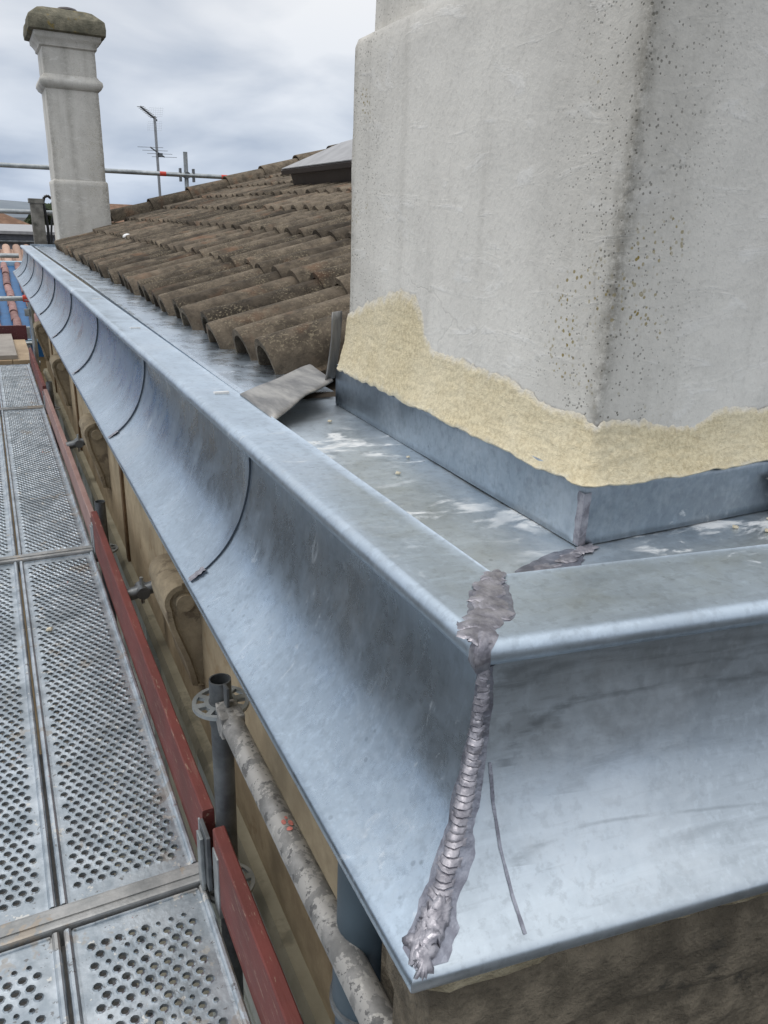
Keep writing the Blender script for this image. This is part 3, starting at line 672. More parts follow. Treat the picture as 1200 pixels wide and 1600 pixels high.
# ------------------------------------------------------------------ roof of canal tiles
TH = R(17.5); EX0, EY0 = 0.579, 1.80
ed = Vector((0.010, 1, 0)).normalized()                       # along the eave
hz = Vector((ed.y, -ed.x, 0)); up = (hz*math.cos(TH)+Vector((0, 0, math.sin(TH)))).normalized(); nr = up.cross(ed)*-1
if nr.z < 0: nr = -nr
EO = Vector((EX0, EY0, -0.372))
roof = thing('tile_roof', 'pitched roof of weathered brown barrel tiles between the two chimneys', 'roof', (EX0, EY0, -0.36))
PIT, EXP, TL = 0.195, 0.392, 0.45
def tile_mesh(seed):
    b = MB(); prof = []
    W = 0.196
    for i in range(11):
        a = math.pi*(1-i/10); prof.append((-0.070*math.cos(a), -0.010+0.090*math.sin(a)**0.85))
    # pan on the far side of the crest
    prof += [(-0.080, -0.018), (-0.096, -0.021), (-0.114, -0.018), (-0.125, -0.004)]
    th = 0.013; rows_t = []; rows_b = []
    for j, u in enumerate((0.0, 0.008, 0.12, 0.25, 0.36, TL)):
        sc = 1.03-0.05*u/TL; lift = 0.020*(1-u/TL); jig = 0.0015
        rt = []; rb_ = []
        for i, (x, z) in enumerate(prof):
            xx, zz = x*sc, z*sc
            if j == 0: zz -= 0.002
            xx += jig*nz(i*0.7+seed, j, 2); zz += jig*nz(i*0.7, j*1.3, seed)
            rt.append((u, xx, zz+lift))
            # underside
            nx_ = xx*0.83 if i < 11 else xx; nzv = (zz-th) if i >= 11 else (zz-0.004)*0.80+0.004-0.002
            rb_.append((u, nx_, nzv+lift))
        rows_t.append(rt); rows_b.append(rb_)
    b.grid(rows_t); b.grid(rows_b)
    m = len(prof); 
    b.grid([rows_t[0], rows_b[0]]); b.grid([rows_t[-1], rows_b[-1]])
    b.grid([[r[0] for r in rows_t], [r[0] for r in rows_b]]); b.grid([[r[-1] for r in rows_t], [r[-1] for r in rows_b]])
    me = bpy.data.meshes.new('tile'); me.from_pydata(b.v, [], b.f)
    bm = bmesh.new(); bm.from_mesh(me); bmesh.ops.remove_doubles(bm, verts=bm.verts, dist=1e-5); bmesh.ops.recalc_face_normals(bm, faces=bm.faces); bm.to_mesh(me); bm.free()
    me.materials.append(TILE); return me
TM = [tile_mesh(s*3.7) for s in range(6)]
for me in TM:
    me.polygons.foreach_set('use_smooth', [True]*len(me.polygons))
    try: me.set_sharp_from_angle(angle=R(42))
    except Exception: pass
cand = []
NR = 11
for r_ in range(NR):
    for c_ in range(0 if r_ == 0 else -1, 46):
        o_ = EO+ed*(c_*PIT+0.0)+up*(r_*EXP)
        if o_.y > 9.02+0.06*(o_.x-1.2): continue
        if o_.x < 1.24 and o_.y > 8.50 and r_ < 2: continue     # chimney stands here
        if o_.y < 1.52 : continue
        sj = random.uniform(-0.012, 0.012) if r_ else random.uniform(-0.016, 0.016)
        ro = Matrix.Rotation(random.uniform(-0.022, 0.022), 4, 'Z') @ Matrix.Rotation(random.uniform(-0.035, 0.035), 4, 'X')
        mw = Matrix(((up.x, ed.x, nr.x, 0), (up.y, ed.y, nr.y, 0), (up.z, ed.z, nr.z, 0), (0, 0, 0, 1)))
        p = o_+up*sj+ed*random.uniform(-0.004, 0.004)+nr*random.uniform(-0.002, 0.004)
        vis = o_.x/o_.y < 0.47
        cand.append((0 if vis else 1, o_.length, Matrix.Translation(p) @ mw @ ro, random.randrange(6)))
cand.sort(key=lambda t_: (t_[0], t_[1]))
Rinv = Matrix.Translation(-Vector(roof.location))
for i, (v_, l_, mw, q) in enumerate(cand[:300]):
    inst('tile', TM[q], roof, Rinv @ mw)
rest = MB()
for v_, l_, mw, q in cand[300:]:
    rest.add([mw @ v.co for v in TM[q].vertices], [tuple(p.vertices) for p in TM[q].polygons])
ro_ = rest.build('far_tiles', TILE, None, True); own(ro_, roof); ro_['kind'] = 'stuff'
try: ro_.data.set_sharp_from_angle(angle=R(42))
except Exception: pass
# unseen dark boarding, added to block light beneath the tiles
e0 = EO-nr*0.040+up*0.05-ed*0.22; 
bb = [e0, e0+ed*7.30, e0+ed*7.6+up*4.62, e0-ed*0.05+up*4.62]
own(MB().add([p for p in bb]+[p-nr*0.03 for p in bb], [(0, 1, 2, 3), (7, 6, 5, 4), (0, 4, 5, 1), (1, 5, 6, 2), (2, 6, 7, 3), (3, 7, 4, 0)]).build('roof_boarding', SUB), roof)
# back slope so that the roof is closed
t0, t1 = bb[3], bb[2]
own(MB().add([t0, t1, t1+Vector((3.2, 0.2, -1.1)), t0+Vector((3.2, 0, -1.1))], [(0, 1, 2, 3)]).build('back_slope', FARROOF), roof)
# verge capped with half-round tiles
def half_round(p0, p1, r0, r1, th=0.013, n=10):
    p0, p1 = Vector(p0), Vector(p1); d = (p1-p0).normalized(); sd_ = d.cross(Vector((0, 0, 1))).normalized(); u_ = sd_.cross(d)
    rows = []
    for rr in (r0, r0-th):
        pass
    b = MB(); A, B = [], []
    ring = lambda p, r: [p+sd_*r*math.cos(math.pi*i/n)+u_*r*0.9*math.sin(math.pi*i/n) for i in range(n+1)]
    o0, o1, i0, i1 = ring(p0, r0), ring(p1, r1), ring(p0, r0-th), ring(p1, r1-th)
    b.grid([o0, o1]); b.grid([i0, i1]); b.grid([o0, i0]); b.grid([o1, i1]); b.grid([[o0[0], o1[0]], [i0[0], i1[0]]]); b.grid([[o0[-1], o1[-1]], [i0[-1], i1[-1]]])
    return b
v0 = EO+up*0.66+ed*(7.28)+nr*0.06; v1 = EO+up*4.66+ed*(7.50)+nr*0.06
nv = 9
for i in range(nv):
    a, b_ = v0.lerp(v1, i/nv), v0.lerp(v1, (i+1.06)/nv)
    a = a+nr*(0.020+random.uniform(-0.005, 0.005))+ed*random.uniform(-0.008, 0.008)
    own(half_round(a, b_, 0.135, 0.122).build('verge_tile', TILE, None, True), roof)
# half-round ridge along the top
for i in range(18):
    a, b_ = bb[3].lerp(bb[2], i/18), bb[3].lerp(bb[2], (i+1.1)/18)
    own(half_round(a+nr*0.07, b_+nr*0.06, 0.105, 0.092).build('ridge_tile', TILE, None, True), roof)
# lead soaker closing the tiles against the chimney
ls = thing('lead_flashing', 'loose grey lead sheet tucked under the last roof tile beside the large chimney', 'flashing', (0.50, 1.55, zf))
rows = []
for j in range(13):
    t = j/12; r = []
    near = Vector((0.428, 1.290, -0.3345)).lerp(Vector((0.606, 1.440, -0.306)), t)
    far = Vector((0.428, 1.50, -0.3355)).lerp(Vector((0.640, 1.66, -0.312)), t)
    for q in range(9):
        u = q/8; p = near.lerp(far, u); p.z += 0.005*math.sin(math.pi*t)*(1-u)+0.005*nz(t*3, u*3, 4)-0.006*(1-u)**3*(1-t); r.append(p)
    rows.append(r)
o = MB().grid(rows).build('apron', LEAD, None, True); solidify(o, 0.003); own(o, ls)
rows = []
for j in range(9):
    t = j/8; zt = -0.305+0.135*t
    rows.append([Vector((0.606-0.014*(1-t)**2+0.0075*q, 1.452+0.006*q+0.003*nz(t*4, q, 2), zt+0.003*nz(q, t*3, 7))) for q in range(5)])
o = MB().grid(rows).build('upstand', LEAD, None, True); solidify(o, 0.003); own(o, ls)

rv = thing('roof_vent', 'small round white vent cap on the tiles near the far chimney', 'vent', (0, 0, 0))
vc = EO+up*0.40+ed*4.55+nr*0.085; rv.location = vc
own(MB().tube(vc-nr*0.09, vc+nr*0.01, 0.016, 16).build('pipe', WHITE, None, True), rv)
own(MB().tube(vc+nr*0.008, vc+nr*0.018, 0.030, 18, 0.026).tube(vc+nr*0.018, vc+nr*0.026, 0.026, 18, 0.012).build('cap', WHITE, None, True), rv)

# skylight upstand box on the roof
sk = thing('roof_hatch', 'dark brown metal hatch with grey sloping lid standing on the tiles behind the large chimney', 'hatch', (2.6, 5.8, 0.25))
def rp(s, e, n_): return EO+up*s+ed*e+nr*n_
def rbox(s0, s1, e0_, e1_, n0, n1, b=None):
    b = b or MB()
    return b.add([rp(s, e, n_) for n_ in (n0, n1) for e in (e0_, e1_) for s in (s0, s1)], [(0, 1, 3, 2), (4, 6, 7, 5), (0, 4, 5, 1), (2, 3, 7, 6), (0, 2, 6, 4), (1, 5, 7, 3)])
k0, k1, m0, m1 = 2.25, 3.9, 3.9, 5.0
HB = [rp(1.80, 3.30, 0.09), rp(3.15, 3.30, 0.09), rp(3.15, 4.72, 0.09), rp(1.80, 4.72, 0.09)]
def ring_off(o_, n_): 
    c_ = sum(HB, Vector())/4
    return [p+(p-c_).normalized()*o_+nr*n_ for p in HB]
def loft(name, rings, mat, root, cap=True):
    b = MB(); m = len(rings[0]); v = [p for r in rings for p in r]
    f = [(i*m+j, i*m+(j+1) % m, (i+1)*m+(j+1) % m, (i+1)*m+j) for i in range(len(rings)-1) for j in range(m)]
    f += [tuple(range(m))[::-1], tuple(range((len(rings)-1)*m, len(rings)*m))]
    return own(b.add(v, f).build(name, mat), root)
loft('upstand', [ring_off(-0.05, -0.08), ring_off(-0.05, 0.085)], DARKM, sk)
loft('base_flashing', [ring_off(0.06, -0.055), ring_off(0.04, -0.035), ring_off(-0.045, -0.02)], DARKM, sk)
loft('rim', [ring_off(0.0, 0.086), ring_off(0.03, 0.092), ring_off(0.03, 0.125), ring_off(0.0, 0.13)], DARKM, sk)
loft('lid', [ring_off(0.02, 0.131), ring_off(0.02, 0.138), ring_off(-0.55, 0.215)], GREYM, sk)

# ------------------------------------------------------------------ big rendered chimney
PL_BIG = mat_plaster('big_chimney_render', ((CH_A.x, CH_A.y, 0.024, 0.75), (0.634, 1.432, 0.032, 0.75)))
bc = thing('rendered_chimney', 'large grey-white rendered chimney in the foreground with fresh beige mortar round its foot', 'chimney', (1.2, 1.05, zf))
BA, BB, BD = CH_A.copy(), Vector((0.634, 1.432)), Vector((1.32, 0.684)); BC = BB+(BD-BA)
def rect_ring(off, z, poly=(BA, BD, BC, BB)):
    cen = sum((Vector(p) for p in poly), Vector((0, 0)))/4
    r = []
    for i, p in enumerate(poly):
        pa, pb = poly[i-1], poly[(i+1) % 4]
        e1 = (p-pa).normalized(); e2 = (pb-p).normalized(); n1_ = Vector((e1.y, -e1.x)); n2_ = Vector((e2.y, -e2.x))
        bis = (n1_+n2_); bis /= bis.dot(n1_); r.append(Vector((p.x+bis.x*off, p.y+bis.y*off, z)))
    return r
def shaft(name, levels, mat, root, poly=(BA, BD, BC, BB), sub=20, amp=0.002, cr=0.006, close=True):
    """faceted shaft with worn rounded arrises: every level is an (offset, z)"""
    b = MB(); rings = []
    zs = []
    for (o0, z0), (o1, z1) in zip(levels, levels[1:]):
        n_ = max(1, int(abs(z1-z0)/0.03))
        for j in range(n_): zs.append((o0+(o1-o0)*j/n_, z0+(z1-z0)*j/n_))
    zs.append(levels[-1])
    for off, z in zs:
        q = rect_ring(off, z, poly); ring = []
        for i in range(4):
            p, nx_ = q[i], q[(i+1) % 4]; pv = q[i-1]
            wr = cr*(1+0.8*nz(z*6, i*3, 1)); a = p+(pv-p).normalized()*wr*2; c_ = p+(nx_-p).normalized()*wr*2
            ring += [a, a.lerp(p, 0.55).lerp(c_.lerp(p, 0.55), 0.25), a.lerp(p, 0.55).lerp(c_.lerp(p, 0.55), 0.75), c_]
            c2 = nx_+(p-nx_).normalized()*cr*2*(1+0.8*nz(z*6, ((i+1) % 4)*3, 1))
            for j in range(1, sub): ring.append(c_.lerp(c2, j/sub))
        cen = sum(q, Vector())/4
        ring = [p+Vector((p.x-cen.x, p.y-cen.y, 0)).normalized()*amp*(nz(p.x*5, p.y*5, p.z*5)+0.5*nz(p.x*16, p.y*16, p.z*16)) for p in ring]
        rings.append(ring)
    m = len(rings[0]); v = [p for r in rings for p in r]
    f = [(i*m+j, i*m+(j+1) % m, (i+1)*m+(j+1) % m, (i+1)*m+j) for i in range(len(rings)-1) for j in range(m)]
    if close: f += [tuple(range(m))[::-1], tuple(range((len(rings)-1)*m, len(rings)*m))]
    return own(b.add(v, f).build(name, mat, None, True), root)
ZS = 0.288
shaft('shaft', [(0, zf-0.05), (0, ZS), (-0.004, ZS+0.012), (-0.026, ZS+0.022), (-0.027, 1.10)], PL_BIG, bc, sub=24, amp=0.003, cr=0.0045)
shaft('neck_band', [(-0.027, 1.10), (0.0, 1.115), (0.012, 1.15), (0.0, 1.19), (-0.027, 1.20), (-0.027, 1.42), (0.01, 1.46), (0.03, 1.52)], PL_BIG, bc, sub=8)
shaft('cap', [(0.05, 1.521), (0.06, 1.60), (0.05, 1.70), (-0.12, 1.80)], CAPST, bc, sub=8, amp=0.012)
# zinc upstand round the foot
def strip_path(off): return [Vector((p.x, p.y)) for p in rect_ring(off, 0)]
UO = 0.018
up_h = 0.083
q = rect_ring(UO, 0)
def face_strip(name, p0, p1, z_lo, z_hi_f, mat, root, n=40, th=0.0016, nv_=6, bulge=0.0):
    d = (p1-p0); L = d.length; d = d/L; nrm = Vector((d.y, -d.x, 0))
    rows = []
    for j in range(n+1):
        p = p0+d*(L*j/n); zh = z_hi_f(j/n); r = []
        for i in range(nv_+1):
            f = i/nv_; z = z_lo+(zh-z_lo)*f; off = 0.0012*nz(p.x*6, p.y*6, z*9)+bulge*f
            r.append(Vector((p.x+nrm.x*off, p.y+nrm.y*off, z)))
        rows.append(r)
    o = MB().grid(rows).build(name, mat, None, True); solidify(o, th, 0); own(o, root); return o
A_, D_, C_, B_ = [Vector((p.x, p.y, 0)) for p in q]
ZU = zf+up_h
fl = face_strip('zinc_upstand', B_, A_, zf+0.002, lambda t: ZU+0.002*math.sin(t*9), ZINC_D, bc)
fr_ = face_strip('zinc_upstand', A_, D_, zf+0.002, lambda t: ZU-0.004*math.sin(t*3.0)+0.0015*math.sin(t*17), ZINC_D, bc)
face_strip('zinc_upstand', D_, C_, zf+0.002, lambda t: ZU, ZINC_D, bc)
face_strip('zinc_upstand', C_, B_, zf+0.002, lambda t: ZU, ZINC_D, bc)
# soldered corner of the upstand
b = MB(); rows = []
for j in range(15):
    z = zf+0.004+0.066*j/14; rr = []
    for q_ in range(-3, 4):
        s_ = abs(q_)*0.0036*(1+0.4*nz(z*70, q_, 2)); hh = 0.002+0.0025*(1-(q_/3)**2)*(0.6+0.4*math.sin(j*2.3))
        dl = (B_-A_).normalized(); dr = (D_-A_).normalized()
        p = A_+(dl if q_ < 0 else dr)*s_+(-(dl+dr)).normalized()*hh; rr.append(Vector((p.x, p.y, z)))
    rows.append(rr)
own(b.grid(rows).build('solder_bead', SOLDER, None, True), bc)
# fresh mortar fillet, thick and ragged at its upper edge
def pw(tab):
    def f(t):
        for (a, u), (b_, v) in zip(tab, tab[1:]):
            if t <= b_: return u+(v-u)*(t-a)/(b_-a)
        return tab[-1][1]
    return f
rag = lambda t, s: 0.006*nz(t*14, s, 1)+0.006*nz(t*38, s, 5)+0.0045*nz(t*100, s, 8)
PA, PB, PD = Vector((BA.x, BA.y, 0)), Vector((BB.x, BB.y, 0)), Vector((BD.x, BD.y, 0))
lt = pw([(0, -0.170), (0.04, -0.161), (0.127, -0.139), (0.237, -0.117), (0.31, -0.104), (0.384, -0.109), (0.418, -0.135), (0.431, -0.164), (0.476, -0.187), (0.552, -0.186), (0.628, -0.188), (0.698, -0.191), (0.762, -0.189), (0.844, -0.204), (0.916, -0.205), (1.0, -0.211)])
rt = pw([(0, -0.211), (0.03, -0.204), (0.087, -0.209), (0.165, -0.222), (0.229, -0.226), (0.287, -0.206), (0.337, -0.205), (0.41, -0.213), (1, -0.21)])
def mortar_band():
    LL, LR = (PA-PB).length, (PD-PA).length; dl = (PA-PB)/LL; dr = (PD-PA)/LR
    nl = Vector((dl.y, -dl.x, 0)); nr_ = Vector((dr.y, -dr.x, 0)); step = 0.004; nv_ = 40; rows = []
    n = int((LL+LR)/step)
    for j in range(n+1):
        s_ = (LL+LR)*j/n; blend = min(max((s_-LL)/0.024+0.5, 0), 1)
        if s_ < LL: p = PB+dl*s_; tl = s_/LL; hi = lt(tl)+rag(tl, 2)
        else: p = PA+dr*(s_-LL); tr_ = (s_-LL)/LR; hi = rt(tr_)+rag(tr_*1.1+3, 2)
        nn = (nl*(1-blend)+nr_*blend); nn.normalize(); kk = 1.0+0.38*math.sin(math.pi*blend)
        lo = ZU-0.0075+0.006*nz(s_*14, 3, 1)+0.003*nz(s_*50, 3, 3); rr = []
        for i in range(nv_+1):
            f = i/nv_; z = lo+(hi-lo)*f
            th = 0.0022+0.0175*(1-f)**2.0+(0.0014*nz(p.x*22, p.y*22, z*22)+0.0010*nz(p.x*40, p.y*40, z*110)+0.0006*nz(p.x*120, p.y*120, z*200))*min(1, (1-f)*2.5+0.25)
            if f < 0.05: th = 0.0185+0.002*f/0.05
            if f > 0.90: th = max(th, 0.001)*max(0.0, (1-f)/0.10)**0.8
            q_ = p+nn*kk*(max(th, -0.002)+0.001+0.004*(1-f)); rr.append(Vector((q_.x, q_.y, z)))
        rows.append(rr)
    o = MB().grid(rows).build('mortar_band', MORTAR, None, True)
    at = o.data.attributes.new('feather', 'FLOAT', 'POINT'); at.data.foreach_set('value', [i/nv_ for r in rows for i in range(nv_+1)])
    return own(o, bc)
mortar_band()
# lead flap to the right of the chimney front
fp = thing('lead_flap', 'dark folded lead flap at the right edge, on the zinc against the large chimney', 'flashing', (0.97, 0.64, zf))
rows = []
for j in range(9):
    t = j/8; rows.append([Vector((0.905+0.035*u/6+0.22*t, 0.652-0.022*u/6-0.012*t+0.004*nz(t*3, u, 2), zf+0.052-0.045*(u/6)**1.6+0.006*math.sin(t*3)*(1-u/6))) for u in range(7)])
o = MB().grid(rows).build('flap_sheet', LEAD, None, True); solidify(o, 0.003); own(o, fp)
# mortar crumbs
def pebble(r, seed):
    bm = bmesh.new(); bmesh.ops.create_icosphere(bm, subdivisions=2, radius=r)
    for v in bm.verts: v.co *= 1+0.45*nz(v.co.x/r*1.3+seed, v.co.y/r*1.3, v.co.z/r*1.3); v.co.z *= 0.6
    me = bpy.data.meshes.new('crumb'); bm.to_mesh(me); bm.free(); return me
CRM = [pebble(0.004, 2.0), pebble(0.003, 7.0)]
for m_ in CRM: m_.materials.append(MORTAR)
for i, (x, y) in enumerate([(0.545, 1.31), (0.575, 1.05), (0.83, 0.625), (0.90, 0.630), (0.86, 0.600), (0.96, 0.610), (0.52, 0.98)]):
    o = inst('mortar_crumb', CRM[i % 2]); o.location = (x, y, zf+0.0035); tag(o, 'tiny beige mortar crumb on the zinc at the foot of the large chimney', 'crumb', 'mortar crumbs on the zinc')

# ------------------------------------------------------------------ far chimney
FX0, FX1, FY0, FY1 = 0.70, 1.172, 8.57, 9.10
PL_FAR = mat_plaster('far_chimney_render', ((FX0, FY0, 0.06, 0.5), (FX1, FY0, 0.06, 0.75), (0.90, FY0, 0.05, 0.38)), 0.8, (0.69, 0.675, 0.63), 0.5, 1.2)
fc = thing('far_chimney', 'slim white rendered chimney with lichen-covered cap at the far end of the gutter', 'chimney', (0.93, 8.8, -0.36))
FP = (Vector((FX0, FY0)), Vector((FX1, FY0)), Vector((FX1, FY1)), Vector((FX0, FY1)))
shaft('plinth', [(0.012, -0.45), (0.012, 0.262), (0.0, 0.278)], PL_FAR, fc, FP, 8, 0.004, 0.006)
shaft('shaft', [(-0.004, 0.27), (-0.004, 1.06)], PL_FAR, fc, FP, 8, 0.003, 0.006)
shaft('collar', [(-0.004, 1.055), (0.022, 1.075), (0.040, 1.105), (0.036, 1.135), (0.012, 1.155), (0.0, 1.175)], PL_FAR, fc, FP, 8, 0.002, 0.006)
shaft('neck', [(-0.006, 1.17), (-0.006, 1.395)], PL_FAR, fc, FP, 8, 0.003, 0.006)
shaft('cornice', [(-0.006, 1.39), (0.012, 1.402), (0.014, 1.425), (0.034, 1.455), (0.050, 1.47), (0.052, 1.505)], PL_FAR, fc, FP, 8, 0.002, 0.005)
shaft('cap', [(0.060, 1.506), (0.092, 1.515), (0.096, 1.56), (0.088, 1.618), (0.080, 1.628), (0.0, 1.695), (-0.05, 1.712)], CAPST, fc, FP, 12, 0.008, 0.007)
b = MB()
for (r0, z0), (r1, z1) in zip([(0.098, 1.700), (0.100, 1.735), (0.080, 1.752), (0.045, 1.760)], [(0.100, 1.735), (0.080, 1.752), (0.045, 1.760), (0.0, 1.762)]): b.tube((0.98, 8.80, z0), (0.98, 8.80, z1), r0, 20, r1, False)
own(b.build('flue_cover', DARKM, None, True), fc)

# ------------------------------------------------------------------ scaffold
XR = 0.288; DW = 0.320; DZ = -1.5
def deck_meshes(L, px_=0.0275, py_=0.0240, rh=0.0083, mixd=False):
    b = MB(); W = DW-0.006; mgx = 0.025; mgy = 0.036
    nx = int((W-2*mgx-px_/2)/px_); ny = int((L-2*mgy)/py_)
    x0 = -(nx*px_+px_/2)/2; y0 = (L-ny*py_)/2
    rng = random.Random(4)
    for r in range(ny):
        sh = px_/2 if r % 2 else 0.0; yc = y0+(r+0.5)*py_
        for c_ in range(nx):
            xc = x0+sh+(c_+0.5)*px_; hr = rh
            if mixd and rng.random() < 0.16: hr = rh*0.62
            hr *= rng.uniform(0.95, 1.05)
            hx, hy = px_/2, py_/2
            outp = [(hx, 0), (hx, hy), (0, hy), (-hx, hy), (-hx, 0), (-hx, -hy), (0, -hy), (hx, -hy)]
            v = [(xc+a, yc+e, 0) for a, e in outp]
            v += [(xc+hr*1.30*math.cos(math.pi/4*i), yc+hr*1.30*math.sin(math.pi/4*i), 0.0002) for i in range(8)]
            v += [(xc+hr*math.cos(math.pi/4*i), yc+hr*math.sin(math.pi/4*i), 0.0032) for i in range(8)]
            v += [(xc+hr*0.97*math.cos(math.pi/4*i), yc+hr*0.97*math.sin(math.pi/4*i), -0.005) for i in range(8)]
            f = []
            for q_ in range(3): f += [(q_*8+i, q_*8+(i+1) % 8, q_*8+8+(i+1) % 8, q_*8+8+i) for i in range(8)]
            b.add(v, f)
        # half-cell filler on the shifted side
        xa = x0 if r % 2 else x0+nx*px_
        b.add([(xa, yc-py_/2, 0), (xa+px_/2, yc-py_/2, 0), (xa+px_/2, yc+py_/2, 0), (xa, yc+py_/2, 0)], [(0, 1, 2, 3)])
    X1 = x0+nx*px_+px_/2; Y1 = y0+ny*py_
    for (a, b0, c0, d0) in [(-W/2, x0, y0, Y1), (X1, W/2, y0, Y1), (-W/2, W/2, 0.0, y0), (-W/2, W/2, Y1, L)]:
        b.add([(a, c0, 0), (b0, c0, 0), (b0, d0, 0), (a, d0, 0)], [(0, 1, 2, 3)])
    def fix(mb, bev=0):
        me = bpy.data.meshes.new('m'); me.from_pydata(mb.v, [], mb.f); bm = bmesh.new(); bm.from_mesh(me)
        bmesh.ops.recalc_face_normals(bm, faces=bm.faces)
        if bev: bmesh.ops.bevel(bm, geom=list(bm.edges), offset=bev, segments=2, affect='EDGES')
        bm.to_mesh(me); bm.free(); me.materials.append(DECK); return me
    pm = bpy.data.meshes.new('panel'); pm.from_pydata(b.v, [], b.f); pm.materials.append(DECK)
    if pm.polygons[0].normal.z < 0: pm.flip_normals()
    rails = []
    for s_ in (-1, 1):
        rl = MB(); e = s_*W/2; prof = [(0, -0.055), (0.002, -0.002), (0.000, 0.008), (-0.004, 0.0115), (-0.010, 0.0115), (-0.014, 0.008), (-0.016, 0.001), (-0.022, 0.0005), (-0.022, -0.055)]
        m = len(prof); rl.add([(e+s_*x, 0, z) for x, z in prof]+[(e+s_*x, L, z) for x, z in prof], [tuple(range(m)), tuple(range(m, 2*m))[::-1]]+[(i, m+i, m+(i+1) % m, (i+1) % m) for i in range(m)])
        rails.append(fix(rl))
    caps = []
    for y in (-0.002, L-0.004):
        cp_ = MB(); cp_.box((-W/2+0.018, y, -0.06), (W/2-0.018, y+0.006, 0.004)); caps.append(fix(cp_, 0.001))
    return pm, rails, caps
def deck(me, x, y, label):
    t_ = thing('scaffold_deck', label, 'deck', (x, y, DZ), 'perforated steel scaffold decks')
    inst('perforated_panel', me[0], t_)
    for r in me[1]: inst('side_rail', r, t_)
    for c_ in me[2]: inst('end_lip', c_, t_)
    return t_
BAY = [-0.64, 1.465, 3.59, 6.70, 8.80]
LBL = ['bay nearest the camera', 'long middle bay behind the first cross bar', 'second bay away', 'far bay by the timber planks']
for i in range(4):
    L = BAY[i+1]-BAY[i]-0.075
    me = deck_meshes(L, *((0.0285, 0.0258, 0.0084, True) if i == 0 else (0.0275, 0.0240, 0.0083, False)))
    for j, side in enumerate(('beside the red toe board', 'second from the wall', 'third from the wall')):
        deck(me, XR-DW/2-j*(DW+0.004), BAY[i]+0.0375, 'perforated galvanised deck %s, %s' % (side, ['in the bay nearest the camera', 'between the first and second cross bars', 'between the second and third cross bars', 'in the far bay by the timber planks'][i]))
for i, y in enumerate(BAY[1:4]):
    cb_ = thing('scaffold_cross_bar', ['worn steel cross bar between the nearest decks', 'steel cross bar between the second and third rows of decks', 'far steel cross bar just before the timber planks bay'][i], 'beam', (0, y, DZ), 'cross bars between decks')
    own(MB().box((-0.86, y-0.030, DZ-0.045), (0.315, y+0.030, DZ+0.016)).build('bar', BEAM, None, False, 0.006), cb_)
    own(MB().box((0.286, y-0.034, DZ-0.05), (0.322, y+0.034, DZ+0.030)).build('end_bracket', GALV_D, None, False, 0.005), cb_)
    own(MB().box((-0.86, y-0.010, DZ+0.0165), (0.29, y+0.010, DZ+0.020)).build('locking_strip', BEAM, None, False, 0.001), cb_)
def rosette(x, y, z, root):
    n = 40; b = MB()
    ro_i, ri, rr0, rr1 = 0.026, 0.036, 0.053, 0.062
    ring = lambda r, zz: [(x+r*math.cos(2*math.pi*i/n), y+r*math.sin(2*math.pi*i/n), zz) for i in range(n)]
    def ann(r0, r1):
        b.add(ring(r0, z+0.0045)+ring(r1, z+0.0045)+ring(r0, z-0.0045)+ring(r1, z-0.0045),
              [(i, n+i, n+(i+1) % n, (i+1) % n) for i in range(n)]+[(2*n+i, 2*n+(i+1) % n, 3*n+(i+1) % n, 3*n+i) for i in range(n)]+[(n+i, 3*n+i, 3*n+(i+1) % n, n+(i+1) % n) for i in range(n)]+[(i, (i+1) % n, 2*n+(i+1) % n, 2*n+i) for i in range(n)])
    ann(0.0235, ri); ann(rr0, rr1)
    for i in range(8):
        a = 2*math.pi*i/8; w_ = 0.16 if i % 2 else 0.22
        pts = [(r*math.cos(a+s_), r*math.sin(a+s_)) for r, s_ in ((0.034, -w_), (0.055, -w_*0.7), (0.055, w_*0.7), (0.034, w_))]
        b.prism([(x+p, y+q_) for p, q_ in pts], z-0.0044, z+0.0044)
    return own(b.build('rosette', GALV, None, False), root)
def post(x, y, ztop, label, ros=(), zlow=GZ, mat=GALV_D):
    t_ = thing('scaffold_post', label, 'post', (x, y, zlow), 'scaffold posts')
    own(MB().tube((x, y, zlow), (x, y, ztop), 0.02415, 28, None, True, 0.0032).build('tube', mat, None, True), t_)
    own(MB().box((x-0.075, y-0.075, zlow), (x+0.075, y+0.075, zlow+0.006)).build('base_plate', GALV_D), t_)
    for z in ros: rosette(x, y, z, t_)
    return t_
PX = 0.3445
p1 = post(PX, 1.432, -0.940, 'dark scaffold post with open top and rosette beside the zinc lip', (-1.0, -1.52))
p1.children[0].data.set_sharp_from_angle(angle=R(40))
own(MB().tube((PX, 1.432, -1.052), (PX, 1.432, -0.992), 0.0263, 24).build('sleeve', GALV_D, None, True), p1)
p2 = post(PX, 3.63, -1.275, 'short grey scaffold post end at the second deck joint', (-1.52,))
p3 = post(PX, 6.74, -1.30, 'short scaffold post at the third deck joint', (-1.52,))
p4 = post(0.362, 8.86, -0.80, 'far scaffold post with red coupler beside the zinc', (-0.86,), mat=GALV)
# pale ledger from the near rosette towards the viewer
lg = thing('scaffold_ledger', 'paint-spattered pale scaffold tube slanting along the wall into the bottom foreground', 'tube', (PX, 0.4, -1.0))
rows = []
n = 48; M = 28
b = MB(); y0, y1 = -0.60, 1.362
for j in range(n+1):
    y = y0+(y1-y0)*j/n
    rows.append([Vector((PX-0.0005+(0.02415+0.0005*nz(i*0.6, y*30, 2))*math.cos(2*math.pi*i/M), y, -0.995+(0.02415+0.0005*nz(i*0.6, y*30, 5))*math.sin(2*math.pi*i/M))) for i in range(M)]+[])
    rows[-1].append(rows[-1][0])
own(b.grid(rows).build('tube', TUBE_W, None, True), lg)
